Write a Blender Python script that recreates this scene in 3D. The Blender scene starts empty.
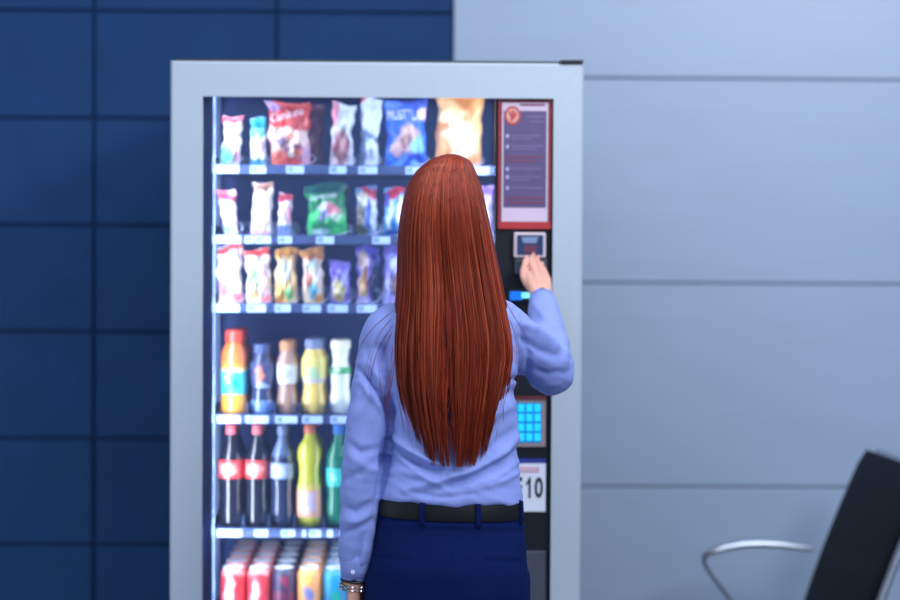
import bpy, math, random
import numpy as np
from mathutils import Vector, Matrix

random.seed(7); rng = np.random.default_rng(11)
C = bpy.context.scene.collection
PI = math.pi
sc = bpy.context.scene
sc.view_settings.view_transform = 'Standard'
sc.view_settings.look = 'None'

# ------------------------------------------------------------------ camera
FPX = 2040.0
CAM = Vector((0.0, -4.7, 1.51))
YAW, PITCH, ROLL = math.radians(1.2), math.atan(55 / FPX), math.radians(0.3)
RM = Matrix.Rotation(-YAW, 3, 'Z') @ Matrix.Rotation(PI / 2 - PITCH, 3, 'X') @ Matrix.Rotation(ROLL, 3, 'Z')
cd = bpy.data.cameras.new('camera'); cam = bpy.data.objects.new('camera', cd); C.objects.link(cam)
cam.matrix_world = Matrix.Translation(CAM) @ RM.to_4x4()
cd.sensor_width = 36.0; cd.lens = FPX / 900 * 36
cd.dof.use_dof = True; cd.dof.focus_distance = 4.12; cd.dof.aperture_fstop = 1.65
sc.camera = cam
RNP = np.array(RM)

def at(px, py, Y):
    """world point seen at a photo position, on the plane at depth Y"""
    d = RM @ Vector(((px - 450) / FPX, (300 - py) / FPX, -1.0))
    return CAM + d * ((Y - CAM.y) / d.y)

def proj(co):
    d = (np.asarray(co) - np.array(CAM)) @ RNP
    return 450 + FPX * d[:, 0] / -d[:, 2], 300 - FPX * d[:, 1] / -d[:, 2]

def lin(c):
    c = np.asarray(c, dtype=float) / 255.0
    return np.where(c <= 0.04045, c / 12.92, ((c + 0.055) / 1.055) ** 2.4)

# ------------------------------------------------------------------ materials
def pmat(name, rgb, rough=0.5, metal=0.0, var=0.08, scale=25.0, bump=0.0, bscale=None, coat=0.0, attr=False,
         emit=0.0, spec=0.5, stretch=(1, 1, 1), trans=0.0, sheen=0.0):
    m = bpy.data.materials.new(name); m.use_nodes = True
    nt = m.node_tree; b = nt.nodes['Principled BSDF']
    tc = nt.nodes.new('ShaderNodeTexCoord'); mp = nt.nodes.new('ShaderNodeMapping')
    mp.inputs['Scale'].default_value = stretch
    nt.links.new(tc.outputs['Object'], mp.inputs['Vector'])
    nz = nt.nodes.new('ShaderNodeTexNoise'); nz.inputs['Scale'].default_value = scale; nz.inputs['Detail'].default_value = 4
    nt.links.new(mp.outputs['Vector'], nz.inputs['Vector'])
    mr = nt.nodes.new('ShaderNodeMapRange')
    mr.inputs['From Min'].default_value = 0.25; mr.inputs['From Max'].default_value = 0.75
    mr.inputs['To Min'].default_value = 1 - var; mr.inputs['To Max'].default_value = 1 + var
    nt.links.new(nz.outputs['Fac'], mr.inputs['Value'])
    mx = nt.nodes.new('ShaderNodeVectorMath'); mx.operation = 'SCALE'
    if attr:
        a = nt.nodes.new('ShaderNodeAttribute'); a.attribute_name = 'Col'
        nt.links.new(a.outputs['Color'], mx.inputs[0])
    else:
        l = lin(rgb); mx.inputs[0].default_value = tuple(l)
    nt.links.new(mr.outputs['Result'], mx.inputs['Scale'])
    nt.links.new(mx.outputs['Vector'], b.inputs['Base Color'])
    b.inputs['Roughness'].default_value = rough; b.inputs['Metallic'].default_value = metal
    b.inputs['Specular IOR Level'].default_value = spec
    b.inputs['Coat Weight'].default_value = coat
    b.inputs['Transmission Weight'].default_value = trans
    b.inputs['Sheen Weight'].default_value = sheen
    if emit:
        nt.links.new(mx.outputs['Vector'], b.inputs['Emission Color']); b.inputs['Emission Strength'].default_value = emit
    if bump:
        n2 = nz
        if bscale:
            n2 = nt.nodes.new('ShaderNodeTexNoise'); n2.inputs['Scale'].default_value = bscale; n2.inputs['Detail'].default_value = 3
            nt.links.new(mp.outputs['Vector'], n2.inputs['Vector'])
        bp = nt.nodes.new('ShaderNodeBump'); bp.inputs['Strength'].default_value = bump; bp.inputs['Distance'].default_value = 0.004
        nt.links.new(n2.outputs['Fac'], bp.inputs['Height']); nt.links.new(bp.outputs['Normal'], b.inputs['Normal'])
    return m

def glassmat():
    m = bpy.data.materials.new('window_glass'); m.use_nodes = True; nt = m.node_tree
    nt.nodes.remove(nt.nodes['Principled BSDF']); out = nt.nodes['Material Output']
    t = nt.nodes.new('ShaderNodeBsdfTransparent'); t.inputs['Color'].default_value = (0.93, 0.96, 1, 1)
    g = nt.nodes.new('ShaderNodeBsdfGlossy'); g.inputs['Roughness'].default_value = 0.03
    f = nt.nodes.new('ShaderNodeFresnel'); f.inputs['IOR'].default_value = 1.45
    mx = nt.nodes.new('ShaderNodeMixShader')
    nt.links.new(f.outputs[0], mx.inputs[0]); nt.links.new(t.outputs[0], mx.inputs[1]); nt.links.new(g.outputs[0], mx.inputs[2])
    d = nt.nodes.new('ShaderNodeBsdfDiffuse'); d.inputs['Color'].default_value = (0.30, 0.48, 1.0, 1)  # thin blue diffuse veil, a painted glow haze that lifts the dark interior
    nz = nt.nodes.new('ShaderNodeTexNoise'); nz.inputs['Scale'].default_value = 3.0
    mr = nt.nodes.new('ShaderNodeMapRange'); mr.inputs['To Min'].default_value = 0.035; mr.inputs['To Max'].default_value = 0.065
    nt.links.new(nz.outputs['Fac'], mr.inputs['Value'])
    m2 = nt.nodes.new('ShaderNodeMixShader'); nt.links.new(mr.outputs[0], m2.inputs[0])
    nt.links.new(mx.outputs[0], m2.inputs[1]); nt.links.new(d.outputs[0], m2.inputs[2])
    nt.links.new(m2.outputs[0], out.inputs[0]); return m

M = {}
M['tile'] = pmat('blue_wall_tile', (0, 0, 0), 0.7, var=0.10, scale=9, spec=0.25, bump=0.12, bscale=220, attr=True)
M['grout'] = pmat('dark_joint', (12, 28, 62), 0.8)
M['panel'] = pmat('grey_wall_panel', (148, 166, 193), 0.42, var=0.03, scale=3, stretch=(1, 1, 6))
M['joint'] = pmat('panel_joint', (98, 114, 146), 0.7)
M['floor'] = pmat('floor_tile', (120, 126, 138), 0.35, var=0.06, scale=6)
M['silver'] = pmat('silver_paint', (169, 181, 196), 0.42, metal=0.1, var=0.02, scale=60)
M['blackcab'] = pmat('black_cabinet', (18, 20, 26), 0.45)
M['liner'] = pmat('dark_liner', (50, 74, 150), 0.6, var=0.1)
M['control'] = pmat('black_panel', (14, 20, 30), 0.35, var=0.05)
M['control2'] = pmat('grey_panel', (62, 68, 84), 0.5)
M['shelf'] = pmat('shelf_metal', (70, 86, 132), 0.4, metal=0.2)
M['tag'] = pmat('price_tag', (0, 0, 0), 0.5, attr=True, emit=0.5)  # tags get a glow of their own to look brightly lit
M['wire'] = pmat('white_wire', (190, 205, 235), 0.3, var=0.02)
M['rail'] = pmat('pale_rail', (110, 132, 185), 0.3)
M['led'] = pmat('led_white', (225, 236, 255), 0.5, emit=7.0, var=0.01)
M['ledsoft'] = pmat('led_soft', (120, 145, 200), 0.5, emit=0.06, var=0.6, scale=22)
M['glass'] = glassmat()
M['foil'] = pmat('printed_foil', (0, 0, 0), 0.34, attr=True, var=0.07, scale=70, bump=0.25, bscale=60, coat=0.3)
M['print'] = pmat('white_lettering', (240, 245, 255), 0.5, var=0.01)
M['plastic'] = pmat('glossy_bottle', (0, 0, 0), 0.14, attr=True, coat=0.6, var=0.05)
M['label'] = pmat('printed_label', (0, 0, 0), 0.4, attr=True, var=0.05)
M['tin'] = pmat('can_lid', (222, 228, 240), 0.3, metal=0.15)
M['sign_red'] = pmat('sign_red', (166, 42, 48), 0.45)
M['sign_dark'] = pmat('sign_dark_red', (92, 34, 48), 0.45)
M['sign_white'] = pmat('sign_pale', (196, 178, 200), 0.5, var=0.02)
M['sign_field'] = pmat('sign_violet', (82, 70, 112), 0.5, var=0.05)
M['sign_dot'] = pmat('sign_dot', (160, 150, 190), 0.5)
M['sign_line'] = pmat('sign_line', (102, 90, 132), 0.5)
M['sign_line_red'] = pmat('sign_line_red', (112, 52, 88), 0.5)
M['emblem'] = pmat('emblem_orange', (176, 66, 62), 0.5)
M['emblem_pale'] = pmat('emblem_pale', (206, 150, 146), 0.5)
M['reader'] = pmat('reader_pink_silver', (196, 180, 190), 0.4)
M['screen'] = pmat('reader_screen', (48, 62, 98), 0.2)
M['screen_pale'] = pmat('reader_screen_pale', (118, 138, 172), 0.3)
M['screen_red'] = pmat('reader_screen_red', (98, 56, 78), 0.3)
M['cyan'] = pmat('lit_key', (22, 182, 232), 0.4, emit=0.75, var=0.10, scale=120)
M['cyan_dim'] = pmat('lit_key_bed', (12, 112, 175), 0.4, emit=0.45)
M['disp'] = pmat('lit_display', (20, 110, 225), 0.4, emit=0.8)
M['disp2'] = pmat('lit_display_pale', (120, 225, 255), 0.4, emit=1.0)
M['keyframe'] = pmat('keypad_frame', (138, 126, 132), 0.45)
M['labelwhite'] = pmat('paper_white', (206, 214, 232), 0.6, var=0.02)
M['ink'] = pmat('black_ink', (22, 30, 42), 0.6)
M['pinkbox'] = pmat('label_pink', (205, 150, 172), 0.6)
M['blueink'] = pmat('label_blue', (28, 44, 140), 0.6)
M['skin'] = pmat('skin', (0, 0, 0), 0.5, attr=True, var=0.05, scale=40, bump=0.1, bscale=180)
M['shirt'] = pmat('blue_shirt_cotton', (126, 142, 207), 0.75, var=0.06, scale=260, stretch=(3, 3, 0.2), bump=0.15, bscale=26, spec=0.2)
M['button'] = pmat('shirt_button', (200, 205, 240), 0.4)
M['trousers'] = pmat('navy_trousers', (5, 22, 70), 0.85, var=0.10, scale=160, bump=0.15, bscale=45, spec=0.08)
M['belt'] = pmat('belt_leather', (20, 22, 28), 0.55, spec=0.15, var=0.12, scale=80, bump=0.1, bscale=160)
M['shoe'] = pmat('black_shoe', (20, 20, 24), 0.35)
M['hair'] = pmat('auburn_hair', (0, 0, 0), 0.42, attr=True, var=0.10, scale=35, stretch=(6, 6, 0.6), spec=0.2)
M['watch'] = pmat('watch_steel', (176, 176, 178), 0.25, metal=0.9, var=0.15, scale=300)
M['strap'] = pmat('black_strap', (22, 20, 22), 0.5)
M['leather'] = pmat('black_leather', (6, 9, 16), 0.55, spec=0.15, var=0.12, scale=120, bump=0.12, bscale=240)
M['chrome'] = pmat('brushed_chrome', (176, 184, 198), 0.28, metal=0.85)
M['nail'] = pmat('finger_nail', (214, 156, 148), 0.3, var=0.03)
M['eye'] = pmat('eye_white', (225, 222, 220), 0.2)
M['iris'] = pmat('eye_iris', (70, 80, 60), 0.2)

# ------------------------------------------------------------------ mesh helper
class MB:
    def __init__(s): s.v = []; s.f = []; s.c = None
    def add(s, vs, fs):
        o = len(s.v); s.v += [tuple(p) for p in vs]; s.f += [tuple(i + o for i in f) for f in fs]; return s
    def box(s, x0, x1, y0, y1, z0, z1):
        return s.add([(x0, y0, z0), (x1, y0, z0), (x1, y1, z0), (x0, y1, z0), (x0, y0, z1), (x1, y0, z1), (x1, y1, z1), (x0, y1, z1)],
                     [(0, 3, 2, 1), (4, 5, 6, 7), (0, 1, 5, 4), (1, 2, 6, 5), (2, 3, 7, 6), (3, 0, 4, 7)])
    def rings(s, rs, caps=True):
        n = len(rs[0]); o = len(s.v); vs = [p for r in rs for p in r]; fs = []
        for i in range(len(rs) - 1):
            for j in range(n):
                k = (j + 1) % n
                fs.append((i * n + j, i * n + k, (i + 1) * n + k, (i + 1) * n + j))
        if caps:
            fs.append(tuple(range(n - 1, -1, -1))); b = (len(rs) - 1) * n; fs.append(tuple(b + j for j in range(n)))
        return s.add(vs, fs)
    def tube(s, pts, rad, n=14, flat=1.0, up=None, caps=True):
        pts = [Vector(p) for p in pts]
        if not hasattr(rad, '__len__'): rad = [rad] * len(pts)
        T = [(pts[min(i + 1, len(pts) - 1)] - pts[max(i - 1, 0)]).normalized() for i in range(len(pts))]
        u = Vector(up) if up else (Vector((0, 0, 1)) if abs(T[0].z) < 0.8 else Vector((0, 1, 0)))
        rs = []
        for p, t, r in zip(pts, T, rad):
            u = (u - t * u.dot(t)).normalized(); w = t.cross(u)
            rs.append([p + u * (math.cos(a) * r * flat) + w * (math.sin(a) * r) for a in (2 * PI * j / n for j in range(n))])
        return s.rings(rs, caps)
    def lathe(s, prof, n=28, cx=0, cy=0, cz=0):
        return s.rings([[(cx + r * math.cos(2 * PI * j / n), cy + r * math.sin(2 * PI * j / n), cz + z) for j in range(n)] for z, r in prof], True)
    def mesh(s, name):
        m = bpy.data.meshes.new(name); m.from_pydata([tuple(p) for p in s.v], [], s.f); m.update(); return m
    def build(s, name, mat, parent=None, smooth=True, bevel=0.0, auto=35, segs=2):
        return link(s.mesh(name), name, mat, parent, smooth, bevel, auto, segs)

def link(me, name, mat, parent=None, smooth=True, bevel=0.0, auto=35, segs=2):
    o = bpy.data.objects.new(name, me); C.objects.link(o)
    if mat: me.materials.append(mat)
    if smooth:
        me.polygons.foreach_set('use_smooth', [True] * len(me.polygons))
        if auto:
            me.set_sharp_from_angle(angle=math.radians(auto))
    if bevel:
        b = o.modifiers.new('bevel', 'BEVEL'); b.width = bevel; b.segments = segs; b.limit_method = 'ANGLE'; b.angle_limit = 0.7
        if smooth:
            b.harden_normals = True
    if parent is not None:
        o.parent = parent
        o.matrix_parent_inverse = Matrix.Translation(-world_loc(parent))
    return o

def world_loc(o):
    v = Vector(o.location)
    p = o.parent
    if p is not None:
        v = Vector((0, 0, 0)) if o.type == 'MESH' else v
    return v if o.type == 'EMPTY' else Vector((0, 0, 0))

def setcol(me, cols):
    a = me.color_attributes.new('Col', 'FLOAT_COLOR', 'POINT')
    arr = np.ones((len(me.vertices), 4)); arr[:, :3] = cols
    a.data.foreach_set('color', arr.ravel())

def verts(me):
    a = np.empty(len(me.vertices) * 3); me.vertices.foreach_get('co', a); return a.reshape(-1, 3)

def tag(o, label=None, cat=None, group=None, kind=None):
    if label: o['label'] = label
    if cat: o['category'] = cat
    if group: o['group'] = group
    if kind: o['kind'] = kind
    return o

def empty(name, loc, label=None, cat=None, group=None):
    o = bpy.data.objects.new(name, None); C.objects.link(o); o.location = loc; o.empty_display_size = 0.05
    return tag(o, label, cat, group)

def copy_tree(o, delta, label, parent=None):
    c = o.copy(); C.objects.link(c)
    if parent is None:
        c.location = Vector(o.location) + Vector(delta); c['label'] = label
    else:
        c.parent = parent
    for ch in list(o.children): copy_tree(ch, delta, None, c)
    return c

def remeshed(mb, voxel, smooth_it=4, factor=0.5):
    me = mb.mesh('tmp'); o = bpy.data.objects.new('tmp', me); C.objects.link(o)
    r = o.modifiers.new('r', 'REMESH'); r.mode = 'VOXEL'; r.voxel_size = voxel
    if smooth_it:
        s = o.modifiers.new('s', 'SMOOTH'); s.iterations = smooth_it; s.factor = factor
    dg = bpy.context.evaluated_depsgraph_get(); dg.update()
    out = bpy.data.meshes.new_from_object(o.evaluated_get(dg))
    bpy.data.objects.remove(o); bpy.data.meshes.remove(me)
    return out

def text_flat(txt, size, shear=0.0, extrude=0.0, bold=0.0):
    cu = bpy.data.curves.new('t', 'FONT'); cu.body = txt; cu.size = size; cu.offset = bold; cu.shear = shear; cu.extrude = extrude
    cu.align_x = 'CENTER'; cu.align_y = 'CENTER'; cu.resolution_u = 3
    o = bpy.data.objects.new('t', cu); C.objects.link(o)
    dg = bpy.context.evaluated_depsgraph_get(); dg.update()
    me = bpy.data.meshes.new_from_object(o.evaluated_get(dg))
    bpy.data.objects.remove(o); return me

# ------------------------------------------------------------------ setting
WY = 1.15
MB().box(-3.2, 3.2, -5.6, WY + 0.2, -0.05, 0).build('floor', M['floor'], smooth=False)['kind'] = 'structure'
# blue tiled wall
xe = at(453, 200, WY).x
px = at(274, 200, WY).x - at(92, 200, WY).x
pz = at(92, 117, WY).z - at(92, 224, WY).z
x0j = at(94, 200, WY).x; z0j = at(92, 118, WY).z
mb = MB(); cols = []
mb.box(-3.2, xe, WY + 0.012, WY + 0.15, 0, 3.2); cols += [lin((11, 42, 84))] * 8
for i in range(-6, 3):
    for j in range(-3, 8):
        a, b = x0j + i * px, x0j + (i + 1) * px
        t, u = z0j - j * pz, z0j - (j + 1) * pz
        a = max(a, -3.2); b = min(b, xe); u = max(u, 0); t = min(t, 3.2)
        if b - a < 0.02 or t - u < 0.02: continue
        g = 0.0022; e = 0.0035
        vs = [(a + g, WY + 0.013, u + g), (b - g, WY + 0.013, u + g), (b - g, WY + 0.013, t - g), (a + g, WY + 0.013, t - g),
              (a + g + e, WY, u + g + e), (b - g - e, WY, u + g + e), (b - g - e, WY, t - g - e), (a + g + e, WY, t - g - e)]
        mb.add(vs, [(4, 5, 6, 7), (0, 1, 5, 4), (1, 2, 6, 5), (2, 3, 7, 6), (3, 0, 4, 7)])
        k = 1 + 0.10 * (random.random() - 0.5)
        cols += [lin((12, 54, 101)) * k] * 8
o = mb.build('wall_left', M['tile'], smooth=False); setcol(o.data, np.array(cols)); o['kind'] = 'structure'
# grey panelled wall
mb = MB()
zj = [at(700, y, WY).z for y in (79, 285.5, 486.5)]
dz = (zj[0] - zj[2]) / 2
lev = [zj[0] + dz * k for k in range(-4, 3)]
lev = [0.0] + [z for z in sorted(lev) if z > 0.05] + [3.2]
for u, t in zip(lev[:-1], lev[1:]):
    if t > 3.21: t = 3.2
    if t - u < 0.02: continue
    mb.box(xe, 3.2, WY - 0.012, WY + 0.14, u + 0.003, t - 0.003)
mb.build('wall_right', M['panel'], smooth=False, bevel=0.002)['kind'] = 'structure'
MB().box(xe + 0.001, 3.2, WY - 0.004, WY + 0.15, 0, 3.2).build('trim_1', M['joint'], smooth=False)['kind'] = 'structure'
MB().box(-3.2, 3.2, WY - 0.027, WY - 0.0125, 0, 0.09).build('baseboard_back', M['chrome'], smooth=False, bevel=0.003)['kind'] = 'structure'

# ------------------------------------------------------------------ vending machine
XL, XR = at(170, 300, 0).x, at(582.5, 300, 0).x
ZT = at(377, 62, 0).z
OL, OR = at(199.5, 300, 0).x, at(555.3, 300, 0).x
OT = at(377, 94.5, 0).z
OB = 0.50
XC = at(494, 300, 0.03).x          # left edge of the control panel
vm = empty('vending_machine', ((XL + XR) / 2, 0.4, 0), 'silver framed vending machine with lit glass front and black control strip', 'vending machine')
# cabinet shell
mb = MB(); zc = ZT + 0.010
mb.box(XL + 0.004, XL + 0.024, 0.062, 0.86, 0.06, zc); mb.box(XR - 0.024, XR - 0.004, 0.062, 0.86, 0.06, zc)
mb.box(XL + 0.024, XR - 0.024, 0.062, 0.86, zc - 0.03, zc); mb.box(XL + 0.024, XR - 0.024, 0.062, 0.86, 0.06, 0.12)
mb.box(XL + 0.024, XR - 0.024, 0.83, 0.86, 0.12, zc - 0.03)
mb.build('cabinet', M['blackcab'], vm, smooth=False, bevel=0.003)
MB().box(XR - 0.055, XR - 0.002, -0.004, 0.06, ZT + 0.0005, ZT + 0.008).build('hinge', M['blackcab'], vm, smooth=False, bevel=0.002)
for sx in (XL + 0.06, XR - 0.06):
    for yy in (0.12, 0.78):
        MB().lathe([(0, 0.02), (0.01, 0.028), (0.06, 0.022)], 16, sx, yy, 0).build('foot', M['blackcab'], vm)
# interior liner
LX0, LX1 = OL - 0.028, XC + 0.02
mb = MB()
mb.box(LX0 - 0.008, LX0, 0.07, 0.80, OB, OT + 0.06); mb.box(LX1, LX1 + 0.008, 0.07, 0.80, OB, OT + 0.06)
mb.box(LX0, LX1, 0.79, 0.80, OB, OT + 0.06); mb.box(LX0 - 0.008, LX1 + 0.008, 0.07, 0.80, OT + 0.061, OT + 0.069)
mb.box(LX0 - 0.008, LX1 + 0.008, 0.07, 0.80, OB - 0.01, OB - 0.001)
mb.build('liner', M['liner'], vm, smooth=False)
# door frame: four mitred rails
def rail(q, y0, y1):      # q: outer a, outer b, inner b, inner a in (x,z)
    e = 0.007
    oa, ob_, ib, ia = [Vector((p[0], p[1])) for p in q]
    cen = Vector(((XL + XR) / 2, (ZT + OB) / 2))
    ch = lambda p, s: Vector((p.x + math.copysign(s, cen.x - p.x), p.y + math.copysign(s, cen.y - p.y)))
    vs = []
    for p, d in ((oa, 0), (ob_, 0), (ib, 0), (ia, 0)): vs.append((p.x, y1, p.y))
    for p in (oa, ob_, ib, ia): vs.append((p.x, y0 + e, p.y))
    fr = [ch(oa, e * .7), ch(ob_, e * .7), ch(ib, -e), ch(ia, -e)]
    for p in fr: vs.append((p.x, y0, p.y))
    fs = [(3, 2, 1, 0), (8, 9, 10, 11)]
    for i in range(4):
        k = (i + 1) % 4
        fs += [(i, k, 4 + k, 4 + i), (4 + i, 4 + k, 8 + k, 8 + i)]
    return vs, fs
mb = MB(); ob2 = 0.40; zb = 0.10; g = 0.0006
mb.add(*rail([(XL, ZT), (XR, ZT), (OR + g, OT), (OL - g, OT)], 0, 0.058))
mb.add(*rail([(XL, zb), (XL, ZT - g), (OL, OT - g), (OL, OB)], 0, 0.058))
mb.add(*rail([(XR, ZT - g), (XR, zb), (OR, OB), (OR, OT - g)], 0, 0.058))
mb.add(*rail([(XR, zb), (XL, zb), (OL, OB), (OR, OB)], 0, 0.058))
mb.build('door_frame', M['silver'], vm, smooth=False)
mb = MB(); w = 0.003
mb.box(OL, OL + w, 0.012, 0.05, OB, OT); mb.box(OR - w, OR, 0.012, 0.05, OB, OT); mb.box(OL, OR, 0.012, 0.05, OT - w, OT); mb.box(OL, OR, 0.012, 0.05, OB, OB + w)
mb.build('door_gasket', M['blackcab'], vm, smooth=False)
MB().box(OL + 0.22, OR - 0.22, -0.006, -0.0005, 0.2, 0.38).build('delivery_flap', M['control2'], vm, smooth=False, bevel=0.004)
MB().box(OL + w, XC - 0.001, 0.024, 0.030, OB + w, OT - w).build('glass_pane', M['glass'], vm, smooth=False)
# led strips and rails
for xx, s in ((LX0 + 0.001, 1), (LX1 - 0.013, -1)):
    MB().box(xx, xx + 0.012, 0.062, 0.086, OB + 0.03, OT + 0.03).build('led_strip', M['led'], vm, smooth=False)
MB().box(LX0 + 0.05, LX1 - 0.05, 0.064, 0.088, OT + 0.022, OT + 0.034).build('led_strip', M['led'], vm, smooth=False)
for yy in (0.165, 0.62):
    mb = MB(); x = LX0 + 0.001
    zz = OB + 0.01
    mb.box(x, x + 0.017, yy, yy + 0.003, OB, OT + 0.05); mb.box(x, x + 0.010, yy + 0.022, yy + 0.028, OB, OT + 0.05)
    while zz < OT + 0.04:
        mb.box(x, x + 0.008, yy + 0.003, yy + 0.022, zz, zz + 0.012); zz += 0.034
    mb.build('support_rail', M['rail'], vm, smooth=False)

MB().box(at(213.6, 300, .16).x, at(214.7, 300, .16).x, .158, .162, OB, OT + .04).build('led_line', M['ledsoft'], vm, smooth=False)
SY = 0.18
def zat(py, Y=SY): return at(300, py, Y).z
strip_px = [169, 239, 307.5, 418.5, 532]
SZ = []; SO = []; SX0 = at(212.5, 300, SY).x
tags = [[(215, 239), (250, 266), (286, 304), (329, 346), (358, 377), (405, 426), (462, 488)],
        [(216, 241), (245, 254), (255, 271), (278, 292), (316, 334), (372, 390), (430, 450), (470, 488)],
        [(216, 240), (247, 266), (275, 291), (303, 321), (328, 348), (357, 377), (387, 400), (420, 440), (460, 480)],
        [(218, 241), (246, 269), (276, 298), (303, 323), (331, 349), (372, 392), (415, 437), (460, 482)],
        [(218, 243), (255, 269), (282, 296), (303, 307), (310, 322), (328, 334), (341, 348), (372, 390), (420, 440), (465, 485)],
        [(220, 242), (250, 270), (276, 296), (300, 320), (326, 346)]]
zcans = at(250, 571, 0.215).z - 0.1165
strips_z = [zat(p) for p in strip_px] + [zcans + 0.004]
for r, zs in enumerate(strips_z):
    sh = MB().box(SX0, LX1 - 0.004, SY, 0.76, zs - 0.004, zs + 0.006)
    sh.box(SX0, SX0 + 0.002, SY, 0.61, zs + 0.006, zs + 0.03)
    so = sh.build('shelf', M['shelf'], vm, smooth=False)
    SZ.append(zs + 0.0065)
    MB().box(SX0 - .001, LX1 - 0.003, SY - 0.006, SY - 0.0005, zs - 0.012, zs + 0.010).build('price_rail', M['shelf'], so, smooth=False, bevel=0.0015)
    for a, b in tags[r]:
        xa, xb = at(a, 300, SY).x, at(b, 300, SY).x
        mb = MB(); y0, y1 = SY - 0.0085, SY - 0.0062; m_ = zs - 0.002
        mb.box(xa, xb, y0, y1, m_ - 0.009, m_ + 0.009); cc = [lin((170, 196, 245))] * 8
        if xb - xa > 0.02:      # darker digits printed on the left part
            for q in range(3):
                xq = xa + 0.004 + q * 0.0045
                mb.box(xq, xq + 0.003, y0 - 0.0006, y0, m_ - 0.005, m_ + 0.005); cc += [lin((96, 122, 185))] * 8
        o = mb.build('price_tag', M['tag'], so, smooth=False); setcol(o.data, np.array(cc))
    SO.append(so)
for r in (3, 4, 5):   # low dividers between the bottle lanes
    xs = [((248.6, 275.4, 299.9, 328.2, 354), (244.5, 270, 295.7, 324.5, 354.5), (247, 272, 297, 323, 352))[r - 3]]
    xs = [(q, 0) for q in xs[0]]
    for pxx, _ in xs:
        xx = at(pxx + .5, 300, SY + .045).x
        MB().box(xx - 0.0006, xx + 0.0006, SY + 0.004, 0.74, SZ[r] + 0.0005, SZ[r] + 0.03).build('lane_divider', M['rail'], vm, smooth=False)

# control strip
pf = 0.018
MB().box(XC, OR - w, pf, 0.055, OB + w, OT - w).build('control_panel', M['control'], vm, smooth=False, bevel=0.002)
def pbox(x0, x1, y0, y1, yf, yb, name, mat, parent, bevel=0.0):
    A, B = at(x0, y1, yf), at(x1, y0, yf)
    return MB().box(A.x, B.x, yf, yb, A.z, B.z).build(name, mat, parent, smooth=False, bevel=bevel)
sg = pbox(497.5, 552.5, 99, 229, 0.010, pf - 0.0002, 'instruction_sign', M['sign_dark'], vm, 0.001)
pbox(498.5, 551.5, 222, 228.6, 0.0088, 0.0098, 'sign_band', M['sign_red'], sg)
mb = MB()
for q in ((498.4, 500.4, 101, 222), (549.2, 551.2, 101, 222)):
    A, B = at(q[0], q[3], .009), at(q[1], q[2], .009); mb.box(A.x, B.x, 0.009, 0.0098, A.z, B.z)
mb.build('sign_border', M['sign_red'], sg, smooth=False)
pbox(501.4, 548.4, 103, 221.5, 0.0085, 0.0098, 'sign_board', M['sign_white'], sg)
pbox(503.2, 546.6, 111, 207.5, 0.0078, 0.0084, 'sign_field', M['sign_field'], sg)
A = at(512.5, 115.5, 0.007)
def disc(c, rx, rz, y0, y1, n=24):
    return MB().rings([[(c.x + rx * math.cos(2 * PI * j / n), y, c.z + rz * math.sin(2 * PI * j / n)) for j in range(n)] for y in (y1, y0)])
disc(A, 0.0185, 0.022, 0.0066, 0.0077).build('emblem', M['emblem'], sg, smooth=False)
disc(A, 0.0140, 0.0165, 0.0060, 0.0065).build('emblem_ring', M['emblem_pale'], sg, smooth=False)
mb = MB()       # a branching red shape inside the round emblem
for pts in ([(-.001, -.013), (-.003, .0), (-.008, .010)], [(-.002, -.004), (.002, .006), (.001, .013)], [(.0, -.008), (.006, -.001), (.008, .007)]):
    mb.tube([(A.x + a, 0.0056, A.z + b) for a, b in pts], [0.0026, 0.003, 0.0018], 8, flat=0.12, up=(0, 1, 0))
mb.build('emblem_figure', M['emblem'], sg)
for yy in (136, 146.5, 169, 177, 188):
    disc(at(507.5, yy, 0.007), 0.0042, 0.0048, 0.0070, 0.0077).build('sign_dot', M['sign_dot'], sg, smooth=False)
for yy, a, b, k in ((104.8, 520, 545, 'sign_line_red'), (116.5, 527, 546, 'sign_line'), (121.5, 530, 545, 'sign_line'), (135.5, 511, 540, 'sign_line'), (138.5, 511, 532, 'sign_line'), (146, 511, 544, 'sign_line'),
                    (149, 511, 537, 'sign_line'), (157, 506, 541, 'sign_line_red'), (161, 506, 536, 'sign_line_red'), (169, 511, 543, 'sign_line'), (177, 511, 541, 'sign_line'), (180, 511, 530, 'sign_line'),
                    (188, 511, 543, 'sign_line'), (198, 506, 544, 'sign_line_red'), (202.5, 506, 543, 'sign_line_red')):
    pbox(a, b, yy - 0.8, yy + 0.8, 0.0072, 0.0077, 'sign_line', M[k], sg)
cr = pbox(514, 546, 232.5, 257.5, -0.004, pf, 'card_reader', M['reader'], vm, 0.003)
pbox(517, 543.2, 235.2, 254.8, -0.0055, -0.0042, 'screen', M['screen'], cr)
A = [at(x, y, -0.0062) for x, y in ((523, 243), (536.5, 243), (538, 237), (521.5, 237))]
MB().add([(p.x, -0.0062, p.z) for p in A] + [(p.x, -0.0056, p.z) for p in A], [(0, 1, 2, 3), (7, 6, 5, 4), (0, 4, 5, 1), (1, 5, 6, 2), (2, 6, 7, 3), (3, 7, 4, 0)]).build('screen_mark', M['screen_pale'], cr, smooth=False)
pbox(524, 537, 245, 253, -0.0062, -0.0056, 'screen_mark', M['screen_red'], cr)
cs = pbox(515, 547, 258.5, 274, 0.002, pf, 'card_slot', M['control2'], vm, 0.002)
pbox(517, 545, 262, 263.5, 0.001, 0.0019, 'slot_mouth', M['ink'], cs)
dp = pbox(508, 533, 289.5, 301.5, 0.012, pf - 0.0002, 'display', M['ink'], vm, 0.001)
pbox(510, 522, 291.5, 300, 0.0112, 0.0119, 'display_field', M['disp'], dp)
pbox(521.5, 530.5, 292.5, 298, 0.0105, 0.0119, 'display_field', M['disp2'], dp)
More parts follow.
